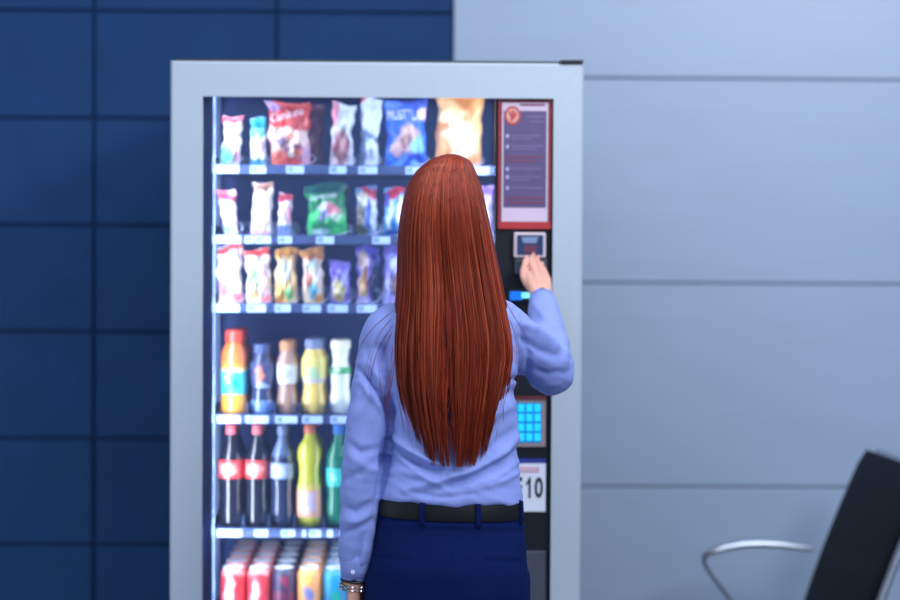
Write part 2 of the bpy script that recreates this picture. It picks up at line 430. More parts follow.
kp = pbox(505, 546, 398, 447, 0.010, pf - 0.0002, 'keypad', M['keyframe'], vm, 0.002)
pbox(505, 546.5, 396.5, 399.4, 0.006, pf - 0.0002, 'keypad_rim', M['sign_dark'], kp)
pbox(509, 541.5, 403, 442.5, 0.0088, 0.0098, 'key_bed', M['cyan_dim'], kp)
for i in range(4):
    for j in range(4):
        cx_, cy_ = 513.2 + 8.1 * i, 408 + 9.7 * j
        pbox(cx_ - 3.1, cx_ + 3.1, cy_ - 3.7, cy_ + 3.7, 0.0070, 0.0087, 'key', M['cyan'], kp, 0.0006)
nl = pbox(505, 545.8, 463.5, 511.5, 0.013, pf - 0.0002, 'number_label', M['labelwhite'], vm)
pbox(508, 546, 459, 463.2, 0.013, pf - 0.0002, 'label_strip', M['blueink'], nl)
pbox(510, 539, 467, 472.5, 0.0122, 0.0129, 'label_box', M['pinkbox'], nl, 0.0004)
pbox(511.5, 537.5, 468.4, 471.1, 0.0116, 0.0121, 'label_box_field', M['sign_white'], nl)
for chx, xa, xb in (('F', 512.5, 522.3), ('1', 525.6, 530.9), ('0', 534.3, 543.2)):
    if chx == '1':
        tm = MB().add([(.52, 0, 0), (1, 0, 0), (1, 1, 0), (.66, 1, 0), (.3, .80, 0), (0, .72, 0), (0, .58, 0), (.52, .70, 0)], [(0, 1, 2, 7), (7, 2, 3, 4), (7, 4, 5, 6)]).mesh('lettering')
    else:
        tm = text_flat(chx, 0.068, bold=0.002)
    v = verts(tm); v2 = v.copy()
    c0, c1 = at(xa, 498.3, .012), at(xb, 477.2, .012)
    v2[:, 0] = c0.x + (v[:, 0] - v[:, 0].min()) * (c1.x - c0.x) / np.ptp(v[:, 0]); v2[:, 1] = 0.0126
    v2[:, 2] = c0.z + (v[:, 1] - v[:, 1].min()) * (c1.z - c0.z) / np.ptp(v[:, 1])
    tm.vertices.foreach_set('co', v2.ravel()); link(tm, 'lettering', M['ink'], nl, smooth=False)
pbox(505, 546, 551, 640, 0.012, pf - 0.0002, 'coin_panel', M['control2'], vm, 0.002)

# ------------------------------------------------------------------ products
def smooth01(x): x = np.clip(x, 0, 1); return x * x * (3 - 2 * x)
def art(base, layers, u, v, seed=0):
    r = np.random.default_rng(seed)
    col = np.tile(lin(base), (len(u), 1)); p = r.random(6) * 6.28
    u = u + .035 * np.sin(v * 13 + p[0]) + .02 * np.sin(v * 29 + u * 11 + p[1]); v = v + .018 * np.sin(u * 12 + p[2]) + .010 * np.sin(u * 31 + v * 9 + p[3])
    for L in layers:
        if L[0] == 'band':
            _, v0, v1, c = L[:4]; s = L[4] if len(L) > 4 else 0.0
            vv = v + s * (u - .5); a = smooth01((vv - v0) / .03 + .5) * smooth01((v1 - vv) / .03 + .5)
        elif L[0] == 'blob':
            _, cu, cv, ru, rv, c = L[:6]; a = smooth01((1.3 - np.sqrt(((u - cu) / ru) ** 2 + ((v - cv) / rv) ** 2)) / .55)
        elif L[0] == 'grad':
            _, v0, v1, c = L[:4]; a = smooth01((v - v0) / (v1 - v0))
        elif L[0] == 'specks':
            _, cu, cv, ru, rv, cset, n = L; a = None
            for _ in range(n):
                x, y = cu + ru * (r.random() * 2 - 1), cv + rv * (r.random() * 2 - 1); q = .04 + .08 * r.random()
                a2 = smooth01((1.2 - np.sqrt(((u - x) / q) ** 2 + ((v - y) / (q * .7)) ** 2)) / .4)[:, None]
                col = col * (1 - a2) + lin(cset[r.integers(len(cset))]) * a2
            continue
        a = a[:, None]; col = col * (1 - a) + lin(c) * a
    return col

def bag_mesh(wd, ht, dp, base, layers, seed, crumple=1.0, taper=0.06, waist=(.06, .7)):
    nu, nv = 26, 40; dp = min(dp, .036)
    r = np.random.default_rng(seed); ph = r.random(8) * 6.28
    U, V = np.meshgrid(np.linspace(-1, 1, nu), np.linspace(0, 1, nv))
    cr = np.minimum(V, 1 - V)
    m = smooth01((cr - .05) / .22)
    bul = dp / 2 * np.clip(1 - np.abs(U) ** 2.6, 0, 1) ** .65 * m
    pinch = 1 - .09 * np.sin(PI * V) * (dp / .05)
    tp = (1 - taper * (1 - V)) * (1 - waist[0] * np.exp(-((V - waist[1]) / .14) ** 2))
    X = U * wd / 2 * pinch * tp + smooth01((V - .28) / .2) * crumple * (.0014 * np.sin(V * 23 + ph[0]) * np.abs(U) + wd * .022 * np.sin(V * 5.2 + ph[6]) * np.sin(PI * V) + wd * .02 * np.sin(V * 9 + ph[7] + U) * np.sin(PI * V) * np.abs(U))
    Z = V * ht - np.clip(V - .8, 0, 1) * 5 * crumple * ht * .022 * (np.sin(U * 2.2 + ph[4]) + 1)
    wr = crumple * .0021 * (np.sin(U * 6 + V * 9 + ph[1]) + np.sin(V * 17 - U * 8 + ph[2]) + .7 * np.sin(U * 15 + V * 5 + ph[3])) * (.3 + .7 * m) * (np.abs(U) < .99)
    ridge = np.where(cr < .055, .0010 * np.sin(U * 45), 0)
    bend = -.006 * np.sin(ph[4]) * np.clip(V - .5, 0, 1) ** 2 * 4 + .004 * np.sin(ph[5]) * np.clip(V - .85, 0, 1) * 6
    F_ = np.stack([X, -bul - wr + ridge + bend - .0006, Z], -1).reshape(-1, 3)
    B_ = np.stack([X, bul + wr + ridge + bend + .0006, Z], -1).reshape(-1, 3)
    mb = MB(); fs = []; N = nu * nv
    for j in range(nv - 1):
        for i in range(nu - 1):
            a = j * nu + i; q = (a, a + 1, a + nu + 1, a + nu); fs.append(q); fs.append(tuple(N + k for k in q[::-1]))
    for j in range(nv - 1):
        a = j * nu; fs.append((a, a + nu, N + a + nu, N + a)); a = j * nu + nu - 1; fs.append((a + nu, a, N + a, N + a + nu))
    for i in range(nu - 1):
        fs.append((i + 1, i, N + i, N + i + 1)); a = (nv - 1) * nu + i; fs.append((a, a + 1, N + a + 1, N + a))
    mb.add(np.concatenate([F_, B_]).tolist(), fs)
    me = mb.mesh('packet')
    u = (U.reshape(-1) + 1) / 2; v = V.reshape(-1)
    c = art(base, layers, u, v, seed); setcol(me, np.concatenate([c, c]))
    fy = F_[:, 1].reshape(nv, nu); fx = F_[:, 0].reshape(nv, nu)
    def front(uu, vv):     # the printed face at u, v
        i = int(np.clip(uu * (nu - 1), 0, nu - 1)); j = int(np.clip(vv * (nv - 1), 0, nv - 1))
        return fy[j, i]
    return me, front

PY = SY + 0.0405
packs = {}
def packet(name, row, x0, x1, ytop, dp, base, layers, label, seed, tilt=0, lean=0, text=None, group=None, depth=0.0, crumple=1.0, cat='snack packet', lift=0.0, taper=0.06, waist=(.06, .7)):
    y = PY + depth; group = ['snack packets on the top shelf', 'snack packets on the second shelf', 'snack packets on the third shelf'][row]
    a, b = at(x0, 300, y).x + .0025, at(x1, 300, y).x - .0025
    zt = at((x0 + x1) / 2, ytop, y).z; ht = zt - SZ[row] - lift
    me, front = bag_mesh(b - a, ht, dp, base, layers, seed, crumple, taper, waist)
    root = empty(name, ((a + b) / 2, y, SZ[row] + 0.0008 + lift + (b - a) / 2 * abs(math.sin(math.radians(tilt)))), label, cat, group)
    o = bpy.data.objects.new('wrapper', me); C.objects.link(o); me.materials.append(M['foil']); o.parent = root
    me.polygons.foreach_set('use_smooth', [True] * len(me.polygons))
    if text:
        txt, tu, tv, tw, th, shear, rot, tcol = text
        tm = text_flat(txt, 1.0, shear); vv = verts(tm); wd = b - a
        vv[:, 0] = (vv[:, 0] - vv[:, 0].min()) / np.ptp(vv[:, 0]) - .5; vv[:, 1] = (vv[:, 1] - vv[:, 1].min()) / np.ptp(vv[:, 1]) - .5
        X = vv[:, 0] * tw * wd; Z = vv[:, 1] * th * ht; cr_, sr_ = math.cos(rot), math.sin(rot)
        X, Z = X * cr_ - Z * sr_, X * sr_ + Z * cr_
        X += (tu - .5) * wd; Z += tv * ht
        out = np.stack([X, [front(x / wd + .5, z / ht) - .0022 for x, z in zip(X, Z)], Z], -1)
        tm.vertices.foreach_set('co', out.ravel()); t = bpy.data.objects.new('lettering', tm); C.objects.link(t)
        tm.materials.append(M['print'] if tcol is None else tcol); t.parent = root
    root.rotation_euler = (math.radians(lean), math.radians(tilt), 0)
    if depth == 0:      # the wire spiral that carries this packet
        rr = (b - a) / 2 + .0034; rz = min(rr, .017); cx = (a + b) / 2
        pts = [(cx + rr * math.sin(2 * PI * k / 24), SY + .0135 + .114 * k / 24, SZ[row] + .0022 + rz - rz * math.cos(2 * PI * k / 24)) for k in range(0, 24 * 4 + 1)]
        MB().tube(pts, .0013, 6).build('coil', M['wire'], SO[row], auto=0)
    return root

W_, TEAL, RED, PINK = (245, 245, 250), (60, 200, 190), (215, 50, 50), (235, 110, 130)
packet('snack_pouch', 0, 218, 241, 115, .030, (248, 240, 238), [('band', .84, 1, (225, 95, 120)), ('blob', .3, .2, .35, .2, (120, 215, 195)), ('blob', .8, .12, .2, .2, (170, 130, 150)), ('band', 0, .05, (120, 140, 190))],
       'small white pouch with pink top and mint patch, far left of top shelf', 1, tilt=4, crumple=1.6, waist=(.14, .55))
packet('snack_bar', 0, 249, 267, 117, .022, (238, 236, 246), [('band', .76, 1, (20, 165, 205)), ('band', .58, .76, (120, 215, 230)), ('band', 0, .14, (10, 140, 185)), ('blob', .75, .45, .2, .14, (205, 175, 205))],
       'slim white bar with turquoise ends on the top shelf', 2)
packet('chip_bag', 0, 267, 315, 101, .042, (205, 58, 44), [('band', .9, 1, (190, 70, 62)), ('blob', .08, .93, .2, .1, (150, 120, 165)), ('band', .36, .56, (238, 205, 195), .12), ('blob', .28, .3, .3, .22, (235, 190, 175)), ('blob', .58, .22, .3, .17, (120, 75, 100)),
                                                         ('blob', .9, .15, .18, .14, (215, 170, 200)), ('specks', .55, .3, .35, .2, [(245, 220, 200), (90, 60, 90), (225, 120, 90)], 10), ('blob', .2, .12, .2, .12, (225, 110, 80)), ('blob', .5, .05, .3, .06, (195, 60, 40))],
       'big red chip bag with white slanted lettering on the top shelf', 3, tilt=-3, taper=.16, crumple=1.6, text=('Cuokuro', .46, .77, .72, .13, .25, .2, None))
packet('chip_bag', 0, 276, 325, 104, .040, (112, 42, 58), [('band', .9, 1, (130, 70, 100)), ('blob', .5, .4, .4, .3, (110, 50, 60))],
       'second red bag coloured dark maroon as in shade, behind the big red chip bag', 4, depth=.055)  # red bag's second copy, shade put into its colour
packet('snack_pouch', 0, 328, 354, 102, .032, (232, 238, 250), [('blob', .05, .8, .25, .2, (235, 150, 170)), ('blob', .45, .28, .4, .28, (172, 105, 112)), ('blob', .55, .3, .12, .2, (205, 150, 150)), ('blob', .1, .06, .2, .08, (235, 215, 215))],
       'white pouch with brown window and pink edge on the top shelf', 5, tilt=2, crumple=1.6, waist=(.16, .6))
packet('snack_pouch', 0, 356, 380, 97, .034, (226, 238, 255), [('band', .40, .47, (130, 150, 190), .1), ('blob', .1, .2, .2, .3, (90, 110, 150)), ('blob', 0, .97, .25, .06, (215, 80, 90))],
       'glossy plain white packet left of the blue bag on the top shelf', 6, tilt=3, waist=(.28, .42), taper=.18)
packet('chip_bag', 0, 382, 428, 99, .042, (30, 90, 215), [('grad', .0, .5, (36, 100, 225)), ('band', .92, 1, (50, 60, 150)), ('blob', .2, .93, .2, .07, (90, 130, 235)), ('blob', .55, .4, .27, .2, (225, 185, 170)), ('blob', .5, .36, .14, .12, (150, 100, 100)), ('blob', .3, .27, .14, .12, (235, 190, 190)),
                                                         ('blob', .8, .3, .16, .16, (130, 195, 240)), ('specks', .5, .12, .45, .1, [(70, 140, 245), (120, 180, 250), (25, 60, 180)], 12), ('blob', .96, .77, .13, .09, (235, 185, 205))],
       'bright blue chip bag with pale lettering on the top shelf', 7, text=('MUSTTLA', .46, .76, .74, .15, 0, 0, None))
packet('chip_bag', 0, 431, 483, 95, .044, (222, 140, 64), [('band', .62, 1, (224, 138, 70)), ('blob', .2, .78, .3, .14, (250, 200, 140)), ('band', .5, .64, (255, 222, 170), .25), ('blob', .5, .3, .40, .22, (240, 214, 176)), ('blob', .12, .22, .2, .2, (240, 170, 110)), ('blob', .42, .3, .03, .13, (150, 150, 140)), ('blob', .7, .25, .03, .13, (150, 150, 140)), ('blob', .9, .6, .12, .4, (245, 190, 120))],
       'large orange and cream bag above the woman\'s head', 8, tilt=2)
# second shelf
packet('snack_pouch', 1, 220, 242, 190, .030, (248, 240, 245), [('band', .74, 1, (232, 90, 115), .1), ('blob', .8, .92, .2, .08, (250, 215, 225)), ('blob', .75, .3, .2, .1, (240, 180, 205)), ('blob', .3, .1, .3, .12, (190, 215, 240))],
       'white pouch with rose red top, leftmost on the second shelf', 11, tilt=-6, taper=.32)
packet('snack_pouch', 1, 249, 272, 182, .030, (252, 248, 240), [('band', .86, 1, (215, 165, 145), -.1), ('blob', .6, .9, .3, .06, (185, 120, 95)), ('blob', .7, .25, .2, .2, (250, 232, 205)), ('band', 0, .08, (240, 170, 185)), ('band', .52, .55, (220, 215, 225), .1)],
       'tall cream white pouch with brown top on the second shelf', 12, tilt=3)
packet('snack_bar', 1, 276, 292, 193, .024, (242, 232, 246), [('band', .8, 1, (200, 50, 75), -.1), ('band', 0, .25, (150, 170, 230)), ('blob', .8, .5, .25, .2, (240, 170, 190)), ('blob', .3, .45, .2, .15, (215, 240, 235))],
       'small white bar with crimson tip on the second shelf', 13, tilt=2)
packet('chip_bag', 1, 305, 350, 184, .042, (16, 140, 78), [('grad', .35, .0, (40, 185, 95)), ('band', .80, 1, (20, 92, 84)), ('blob', .45, .50, .18, .12, (200, 205, 220)), ('blob', .62, .47, .16, .13, (215, 120, 135)), ('blob', .4, .38, .12, .09, (165, 165, 215)), ('blob', .82, .2, .25, .16, (60, 205, 110)), ('blob', .15, .3, .14, .2, (60, 200, 110)), ('blob', .3, .06, .22, .07, (190, 225, 225)), ('blob', .75, .33, .13, .08, (190, 220, 190))],
       'green chip bag with white lettering and a red picture', 14, tilt=-4, crumple=1.5, text=('Lorentto', .47, .74, .62, .12, .1, .08, None))
packet('candy_bag', 1, 355, 379, 186, .034, (120, 150, 205), [('band', .82, 1, (215, 60, 85), .5), ('blob', .35, .74, .28, .14, (240, 238, 215)), ('blob', .15, .35, .25, .3, (130, 125, 110)), ('blob', .2, .1, .3, .1, (70, 80, 40)), ('blob', .62, .45, .12, .25, (60, 95, 200)), ('blob', .85, .45, .15, .4, (215, 228, 250)), ('blob', .9, .82, .15, .1, (205, 50, 75))],
       'candy bag with red corner and olive patch on the second shelf', 15, tilt=-2)
packet('candy_bag', 1, 380, 403, 187, .034, (110, 180, 235), [('band', .74, 1, (218, 55, 80), -.3), ('blob', .15, .72, .16, .14, (70, 80, 200)), ('blob', .35, .35, .16, .33, (235, 250, 250)), ('blob', .85, .5, .2, .3, (238, 240, 252)), ('blob', .6, .2, .2, .2, (40, 140, 215)), ('blob', .5, .04, .5, .08, (10, 70, 160))],
       'pale blue candy bag with red top beside the woman\'s hair', 16, tilt=3)
packet('snack_pouch', 1, 470, 494, 184, .032, (205, 185, 240), [('band', .8, 1, (150, 110, 200)), ('blob', .5, .4, .3, .25, (240, 235, 250))],
       'lilac pouch at the right end of the second shelf', 17)
# third shelf
packet('snack_pouch', 2, 217, 245, 244, .034, (248, 228, 232), [('band', .88, 1, (228, 80, 70), -.15), ('blob', .3, .3, .25, .15, (235, 140, 170)), ('blob', .6, .5, .3, .2, (250, 235, 240)), ('blob', .8, .08, .2, .1, (240, 130, 140)), ('band', .45, .48, (215, 175, 195), .2)],
       'pale pink pouch with red crimped top, leftmost on the third shelf', 21, tilt=-2, crumple=1.6)
packet('snack_pouch', 2, 245, 274, 248, .034, (250, 240, 238), [('band', .86, 1, (225, 70, 50), .05), ('blob', .35, .45, .28, .14, (150, 200, 140)), ('blob', .7, .4, .15, .2, (240, 190, 200)), ('blob', .3, .15, .2, .12, (248, 222, 150)), ('blob', .8, .06, .2, .08, (235, 120, 120))],
       'white pouch with orange red top and green patch', 22, tilt=-3, crumple=1.5)
packet('snack_pouch', 2, 273, 299, 247, .034, (240, 205, 150), [('band', .84, 1, (230, 160, 70)), ('blob', .5, .6, .28, .16, (225, 228, 225)), ('blob', .35, .2, .3, .16, (245, 205, 120)), ('blob', .65, .18, .15, .12, (120, 205, 130)), ('blob', .15, .05, .2, .08, (225, 150, 60))],
       'amber pouch with grey white middle on the third shelf', 23, crumple=1.3, waist=(.24, .70))
packet('snack_pouch', 2, 300, 327.5, 247, .034, (240, 215, 190), [('band', .85, 1, (232, 160, 78)), ('band', .78, .85, (215, 130, 70)), ('blob', .45, .65, .3, .1, (205, 225, 225)), ('blob', .5, .22, .2, .14, (120, 215, 230)), ('blob', .3, .42, .15, .12, (245, 150, 130)), ('blob', .8, .06, .25, .1, (235, 165, 75)), ('blob', .75, .5, .2, .14, (245, 235, 225))],
       'cream pouch with wide orange top on the third shelf', 24, tilt=-2, crumple=1.5, waist=(.26, .66), taper=.2)
packet('snack_bag', 2, 328, 352, 260, .030, (128, 110, 210), [('band', .72, .94, (148, 128, 222)), ('blob', .42, .33, .32, .24, (225, 215, 160)), ('blob', .45, .12, .28, .1, (215, 190, 120)), ('blob', .8, .6, .12, .2, (165, 170, 250)), ('band', 0, .06, (120, 110, 220))],
       'short violet packet with a yellow picture on the third shelf', 25)
packet('snack_bag', 2, 354, 380, 245, .032, (98, 84, 190), [('band', .85, 1, (110, 95, 215)), ('blob', .3, .75, .25, .16, (225, 195, 190)), ('blob', .32, .3, .22, .28, (232, 190, 140)), ('blob', .45, .42, .12, .12, (190, 130, 80)), ('blob', .85, .35, .2, .4, (20, 24, 70)), ('blob', .3, .05, .3, .08, (210, 200, 250))],
       'indigo packet with cream and amber stripe on the third shelf', 26, crumple=1.6, waist=(.18, .5))
packet('snack_bag', 2, 380, 405, 246, .032, (150, 140, 230), [('band', .85, 1, (130, 110, 215)), ('blob', .5, .7, .25, .16, (195, 200, 255)), ('blob', .6, .35, .25, .2, (110, 85, 110)), ('blob', .65, .3, .1, .1, (180, 150, 140)), ('blob', .2, .2, .15, .25, (205, 205, 250)), ('blob', .6, .08, .3, .08, (190, 180, 250))],
       'violet packet touching the outline of the woman\'s hair', 27, tilt=2)
packet('snack_pouch', 2, 468, 493, 250, .030, (190, 180, 235), [('band', .8, 1, (120, 100, 190)), ('blob', .5, .4, .3, .25, (235, 225, 245))],
       'pale violet pouch at the right end of the third shelf', 28)
# second packets waiting behind, their colours darkened to stand for shade
for (row, a, b, yt, base, lay, lab, sd) in (
    (1, 309, 352, 186, (14, 84, 74), [('band', .8, 1, (20, 60, 66))], 'second green bag coloured darker as in shade, behind the green chip bag', 31),
    (2, 277, 299, 250, (205, 150, 90), [('band', .84, 1, (200, 130, 60))], 'second amber pouch, behind the front amber pouch', 32),
    (2, 359, 379, 249, (52, 46, 120), [('band', .84, 1, (70, 60, 150))], 'second indigo packet coloured darker as in shade, in the gap behind the indigo packet', 33),
    (0, 358, 381, 103, (150, 165, 200), [('band', .4, .5, (110, 130, 170))], 'second white packet coloured greyer as in shade, behind the glossy white packet', 34)):
    packet('snack_packet', row, a, b, yt, .03, base, lay, lab, sd, depth=.055)

# bottles
PROF = {
 'cola': [(0, .0), (0, .70), (.02, .92), (.06, 1), (.2, 1), (.30, .92), (.38, .95), (.47, 1), (.66, 1), (.70, .95), (.78, .68), (.85, .44), (.89, .37), (.93, .37), (.93, 0)],
 'soda': [(0, .0), (0, .72), (.02, .92), (.06, 1), (.34, 1), (.42, .93), (.52, .84), (.58, .86), (.68, 1), (.76, .98), (.82, .74), (.87, .48), (.90, .38), (.94, .38), (.94, 0)],
 'juice': [(0, .0), (0, .82), (.03, .98), (.2, 1), (.22, .97), (.56, .97), (.58, 1), (.70, 1), (.78, .86), (.84, .62), (.86, .55), (.9, .55), (.9, 0)],
 'coffee': [(0, .0), (0, .80), (.03, .95), (.15, 1), (.28, .86), (.36, .78), (.44, .84), (.52, .95), (.72, .95), (.80, .80), (.86, .62), (.9, .6), (.9, 0)],
 'milk': [(0, .0), (0, .85), (.03, .98), (.22, 1), (.36, .86), (.46, .92), (.60, .98), (.66, .82), (.72, .70), (.80, .80), (.90, .82), (.9, 0)],
}
CAPZ = {'cola': (.905, 1, .42), 'soda': (.915, 1, .43), 'juice': (.865, 1, .66), 'coffee': (.87, 1, .68), 'milk': (.885, 1, .88)}
def interp_prof(p, z):
    zs = [q[0] for q in p[1:-1]]; rs = [q[1] for q in p[1:-1]]
    return float(np.interp(z, zs, rs))
def bottle(kind, row, x0, x1, ytop, body, cap, lab, label, seed, n_back=0, backlabels=(), group=None, labz=None, extra=None, cat='bottle', y=None):
    yy = (SY + 0.045) if y is None else y; group = {3: 'bottles on the upper bottle shelf', 4: 'bottles on the lower bottle shelf'}[row]
    a, b = at(x0, 300, yy).x, at(x1, 300, yy).x; R = (b - a) / 2 - .002
    zb = SZ[row] + 0.0008; h = at((x0 + x1) / 2, ytop, yy).z - zb
    root = empty('drink_bottle', ((a + b) / 2, yy, zb), label, cat, group)
    n = 32; prof = PROF[kind]
    fine = [(0, .0)] + [(z, interp_prof(prof, z)) for z in np.linspace(0, prof[-1][0], 34)] + [(prof[-1][0], .0)]
    mb = MB().lathe([(z * h, max(r * R, .0004)) for z, r in fine], n)
    me = mb.mesh('bottle'); v = verts(me); zz = v[:, 2] / h; col = np.tile(lin(body), (len(v), 1))
    if extra: 
        for z0, z1, c in extra:
            m = smooth01((zz - z0) / .03 + .5) * smooth01((z1 - zz) / .03 + .5); col = col * (1 - m[:, None]) + lin(c) * m[:, None]
    setcol(me, col)
    o = bpy.data.objects.new('bottle', me); C.objects.link(o); me.materials.append(M['plastic']); o.parent = root
    me.polygons.foreach_set('use_smooth', [True] * len(me.polygons))
    c0, c1, cr_ = CAPZ[kind]
    mb = MB(); ring = []
    for z, r in ((c0, cr_), (c0 + .01, cr_ * 1.04), (c1 - .015, cr_), (c1, cr_ * .9)):
        ring.append([(R * r * (1 + (.03 if j % 2 else 0)) * math.cos(2 * PI * j / 36), R * r * (1 + (.03 if j % 2 else 0)) * math.sin(2 * PI * j / 36), z * h) for j in range(36)])
    mb.rings(ring); me = mb.mesh('cap'); setcol(me, np.tile(lin(cap), (len(me.vertices), 1)))
    o = bpy.data.objects.new('cap', me); C.objects.link(o); me.materials.append(M['label']); o.parent = root
    if labz:
        nn = 40; rs = []
        for z in np.linspace(labz[0], labz[1], 16):
            rr = interp_prof(prof, z) * R + .0006
            rs.append([(rr * math.cos(2 * PI * j / nn), rr * math.sin(2 * PI * j / nn), z * h) for j in range(nn)])
        mb = MB().rings(rs, False); me = mb.mesh('label'); v = verts(me)
        ang = np.arctan2(v[:, 0], -v[:, 1]); u = ang / PI + .5   # u=.5 faces the glass
        setcol(me, art(lab[0], lab[1], u, (v[:, 2] / h - labz[0]) / (labz[1] - labz[0]), seed))
        o = bpy.data.objects.new('label', me); C.objects.link(o); me.materials.append(M['label']); o.parent = root
        me.polygons.foreach_set('use_smooth', [True] * len(me.polygons))
    for k in range(n_back):
        copy_tree(root, (0, (2 * R + .004) * (k + 1), 0), backlabels[k])
    return root
def behind(s): return [f'{s}, second in its row behind the front one', f'{s}, third in its row from the glass', f'{s}, fourth in its row from the glass']

OB_ = behind
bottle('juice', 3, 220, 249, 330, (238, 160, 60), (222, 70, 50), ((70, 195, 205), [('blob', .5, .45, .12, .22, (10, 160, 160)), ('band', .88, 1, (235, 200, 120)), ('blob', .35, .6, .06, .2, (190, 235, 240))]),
       'orange juice bottle with turquoise label, in front on the upper bottle shelf', 41, 2, OB_('orange juice bottle with turquoise label'), labz=(.24, .55), extra=[(.60, .9, (232, 120, 60))])
bottle('coffee', 3, 249.4, 275.2, 344, (52, 62, 98), (70, 84, 130), ((62, 72, 112), [('blob', .45, .5, .10, .35, (235, 130, 95)), ('blob', .55, .05, .25, .15, (150, 175, 215))]),
       'dark slate bottle with salmon mark, in front on the upper bottle shelf', 42, 2, OB_('dark slate bottle with salmon mark'), labz=(.38, .74), extra=[(0, .2, (110, 145, 195))])
bottle('coffee', 3, 276, 299.5, 341, (178, 140, 122), (196, 138, 96), ((222, 228, 248), [('blob', .5, .5, .12, .3, (180, 195, 240)), ('band', .9, 1, (190, 150, 130))]),
       'beige coffee bottle with white label, in front on the upper bottle shelf', 43, 2, OB_('beige coffee bottle with white label'), labz=(.42, .70))
bottle('coffee', 3, 300.5, 328, 339, (240, 208, 110), (120, 132, 170), ((232, 220, 120), [('blob', .5, .35, .14, .3, (180, 215, 170)), ('band', .0, .16, (205, 190, 215))]),
       'yellow bottle with slate cap, in front on the upper bottle shelf', 44, 2, OB_('yellow bottle with slate cap'), labz=(.42, .76))
bottle('milk', 3, 329, 352, 340, (238, 244, 238), (244, 242, 222), ((70, 175, 110), [('blob', .4, .6, .1, .4, (220, 240, 225))]),
       'white milk drink bottle with green band beside the blue sleeve', 45, 1, OB_('white milk drink bottle with green band'), labz=(.55, .64))
bottle('milk', 3, 358, 381, 340, (236, 232, 226), (235, 225, 205), ((225, 140, 150), []), 'white drink bottle with rose band, hidden behind the blue sleeve', 46, labz=(.55, .64))
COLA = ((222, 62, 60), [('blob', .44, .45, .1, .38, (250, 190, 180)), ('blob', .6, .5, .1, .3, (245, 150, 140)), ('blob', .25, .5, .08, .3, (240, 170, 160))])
bottle('cola', 4, 218, 244.5, 424.5, (28, 26, 38), (240, 110, 115), COLA, 'cola bottle with red label, leftmost in front on the lower bottle shelf', 51, 2, OB_('leftmost cola bottle with red label'), labz=(.48, .66))
bottle('cola', 4, 245, 270, 424.5, (28, 28, 42), (236, 112, 120), COLA, 'cola bottle with red label, second from the left on the lower bottle shelf', 52, 2, OB_('second column cola bottle with red label'), labz=(.48, .66))
bottle('cola', 4, 270.5, 295, 425, (40, 50, 78), (118, 134, 172), ((165, 180, 222), [('blob', .5, .5, .12, .3, (200, 212, 240))]), 'dark cola bottle with silver blue label, in front on the lower bottle shelf', 53, 2, OB_('dark cola bottle with silver blue label'), labz=(.48, .63), extra=[(.70, .92, (100, 118, 160))])
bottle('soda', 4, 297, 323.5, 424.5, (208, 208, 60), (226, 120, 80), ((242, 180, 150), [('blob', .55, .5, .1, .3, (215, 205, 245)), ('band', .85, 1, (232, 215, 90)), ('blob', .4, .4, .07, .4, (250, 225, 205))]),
       'yellow green soda bottle with orange cap on the lower bottle shelf', 54, 2, OB_('yellow green soda bottle with orange cap'), labz=(.10, .42))
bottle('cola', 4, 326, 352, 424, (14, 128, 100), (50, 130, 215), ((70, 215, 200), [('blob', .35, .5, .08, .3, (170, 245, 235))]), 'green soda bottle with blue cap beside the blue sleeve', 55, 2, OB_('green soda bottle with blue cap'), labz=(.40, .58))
bottle('cola', 4, 358, 382, 424, (14, 110, 96), (50, 130, 215), ((70, 215, 200), []), 'green soda bottle hidden behind the blue sleeve and wrist', 56, labz=(.40, .58))

# cans
def can(x0, x1, base, layers, label, seed, nb, who):
    yy = SY + 0.042; a, b = at(x0, 300, yy).x, at(x1, 300, yy).x; R = (b - a) / 2 - .001; h = 0.1155
    root = empty('drink_can', ((a + b) / 2, yy, SZ[5] + .0008), label, 'can', 'cans in rows on the lowest visible shelf')
    n = 36
    prof = [(0, R * .72), (.004, R * .78), (.012, R)] + [(z, R) for z in np.linspace(.02, .098, 12)] + [(.104, R * .92), (.110, R * .82), (.112, R * .82)]
    me = MB().lathe(prof, n).mesh('can_body'); v = verts(me); u = np.arctan2(v[:, 0], -v[:, 1]) / PI + .5
    setcol(me, art(base, layers, u, v[:, 2] / h, seed))
    o = bpy.data.objects.new('can_body', me); C.objects.link(o); me.materials.append(M['label']); o.parent = root
    me.polygons.foreach_set('use_smooth', [True] * len(me.polygons))
    me = MB().lathe([(.1122, R * .82), (.1155, R * .85), (.116, R * .80), (.113, R * .74), (.1125, .001)], n).mesh('lid')
    o = bpy.data.objects.new('lid', me); C.objects.link(o); me.materials.append(M['tin']); o.parent = root
    me = MB().rings([[(R * .28 * math.cos(2 * PI * j / 16), R * .42 * math.sin(2 * PI * j / 16) - R * .1, z) for j in range(16)] for z in (.1132, .1148)]).mesh('pull_tab')
    o = bpy.data.objects.new('pull_tab', me); C.objects.link(o); me.materials.append(M['tin']); o.parent = root
    nth = ['second', 'third', 'fourth', 'fifth', 'sixth']
    for k in range(nb):
        copy_tree(root, (0, (2 * R + .046) * (k + 1), 0), f'{who}, {nth[k]} from the glass in its row')
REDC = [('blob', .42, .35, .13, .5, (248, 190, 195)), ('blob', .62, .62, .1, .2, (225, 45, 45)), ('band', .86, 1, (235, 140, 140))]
can(221, 247, (215, 52, 58), REDC, 'red and white can, front of the leftmost can row', 61, 4, 'red and white can of the leftmost row')
can(248, 272, (222, 60, 66), [('blob', .4, .35, .12, .35, (245, 185, 195)), ('band', .86, 1, (235, 150, 150))], 'red can in front of the second can row from the left', 62, 4, 'red can of the second row from the left')
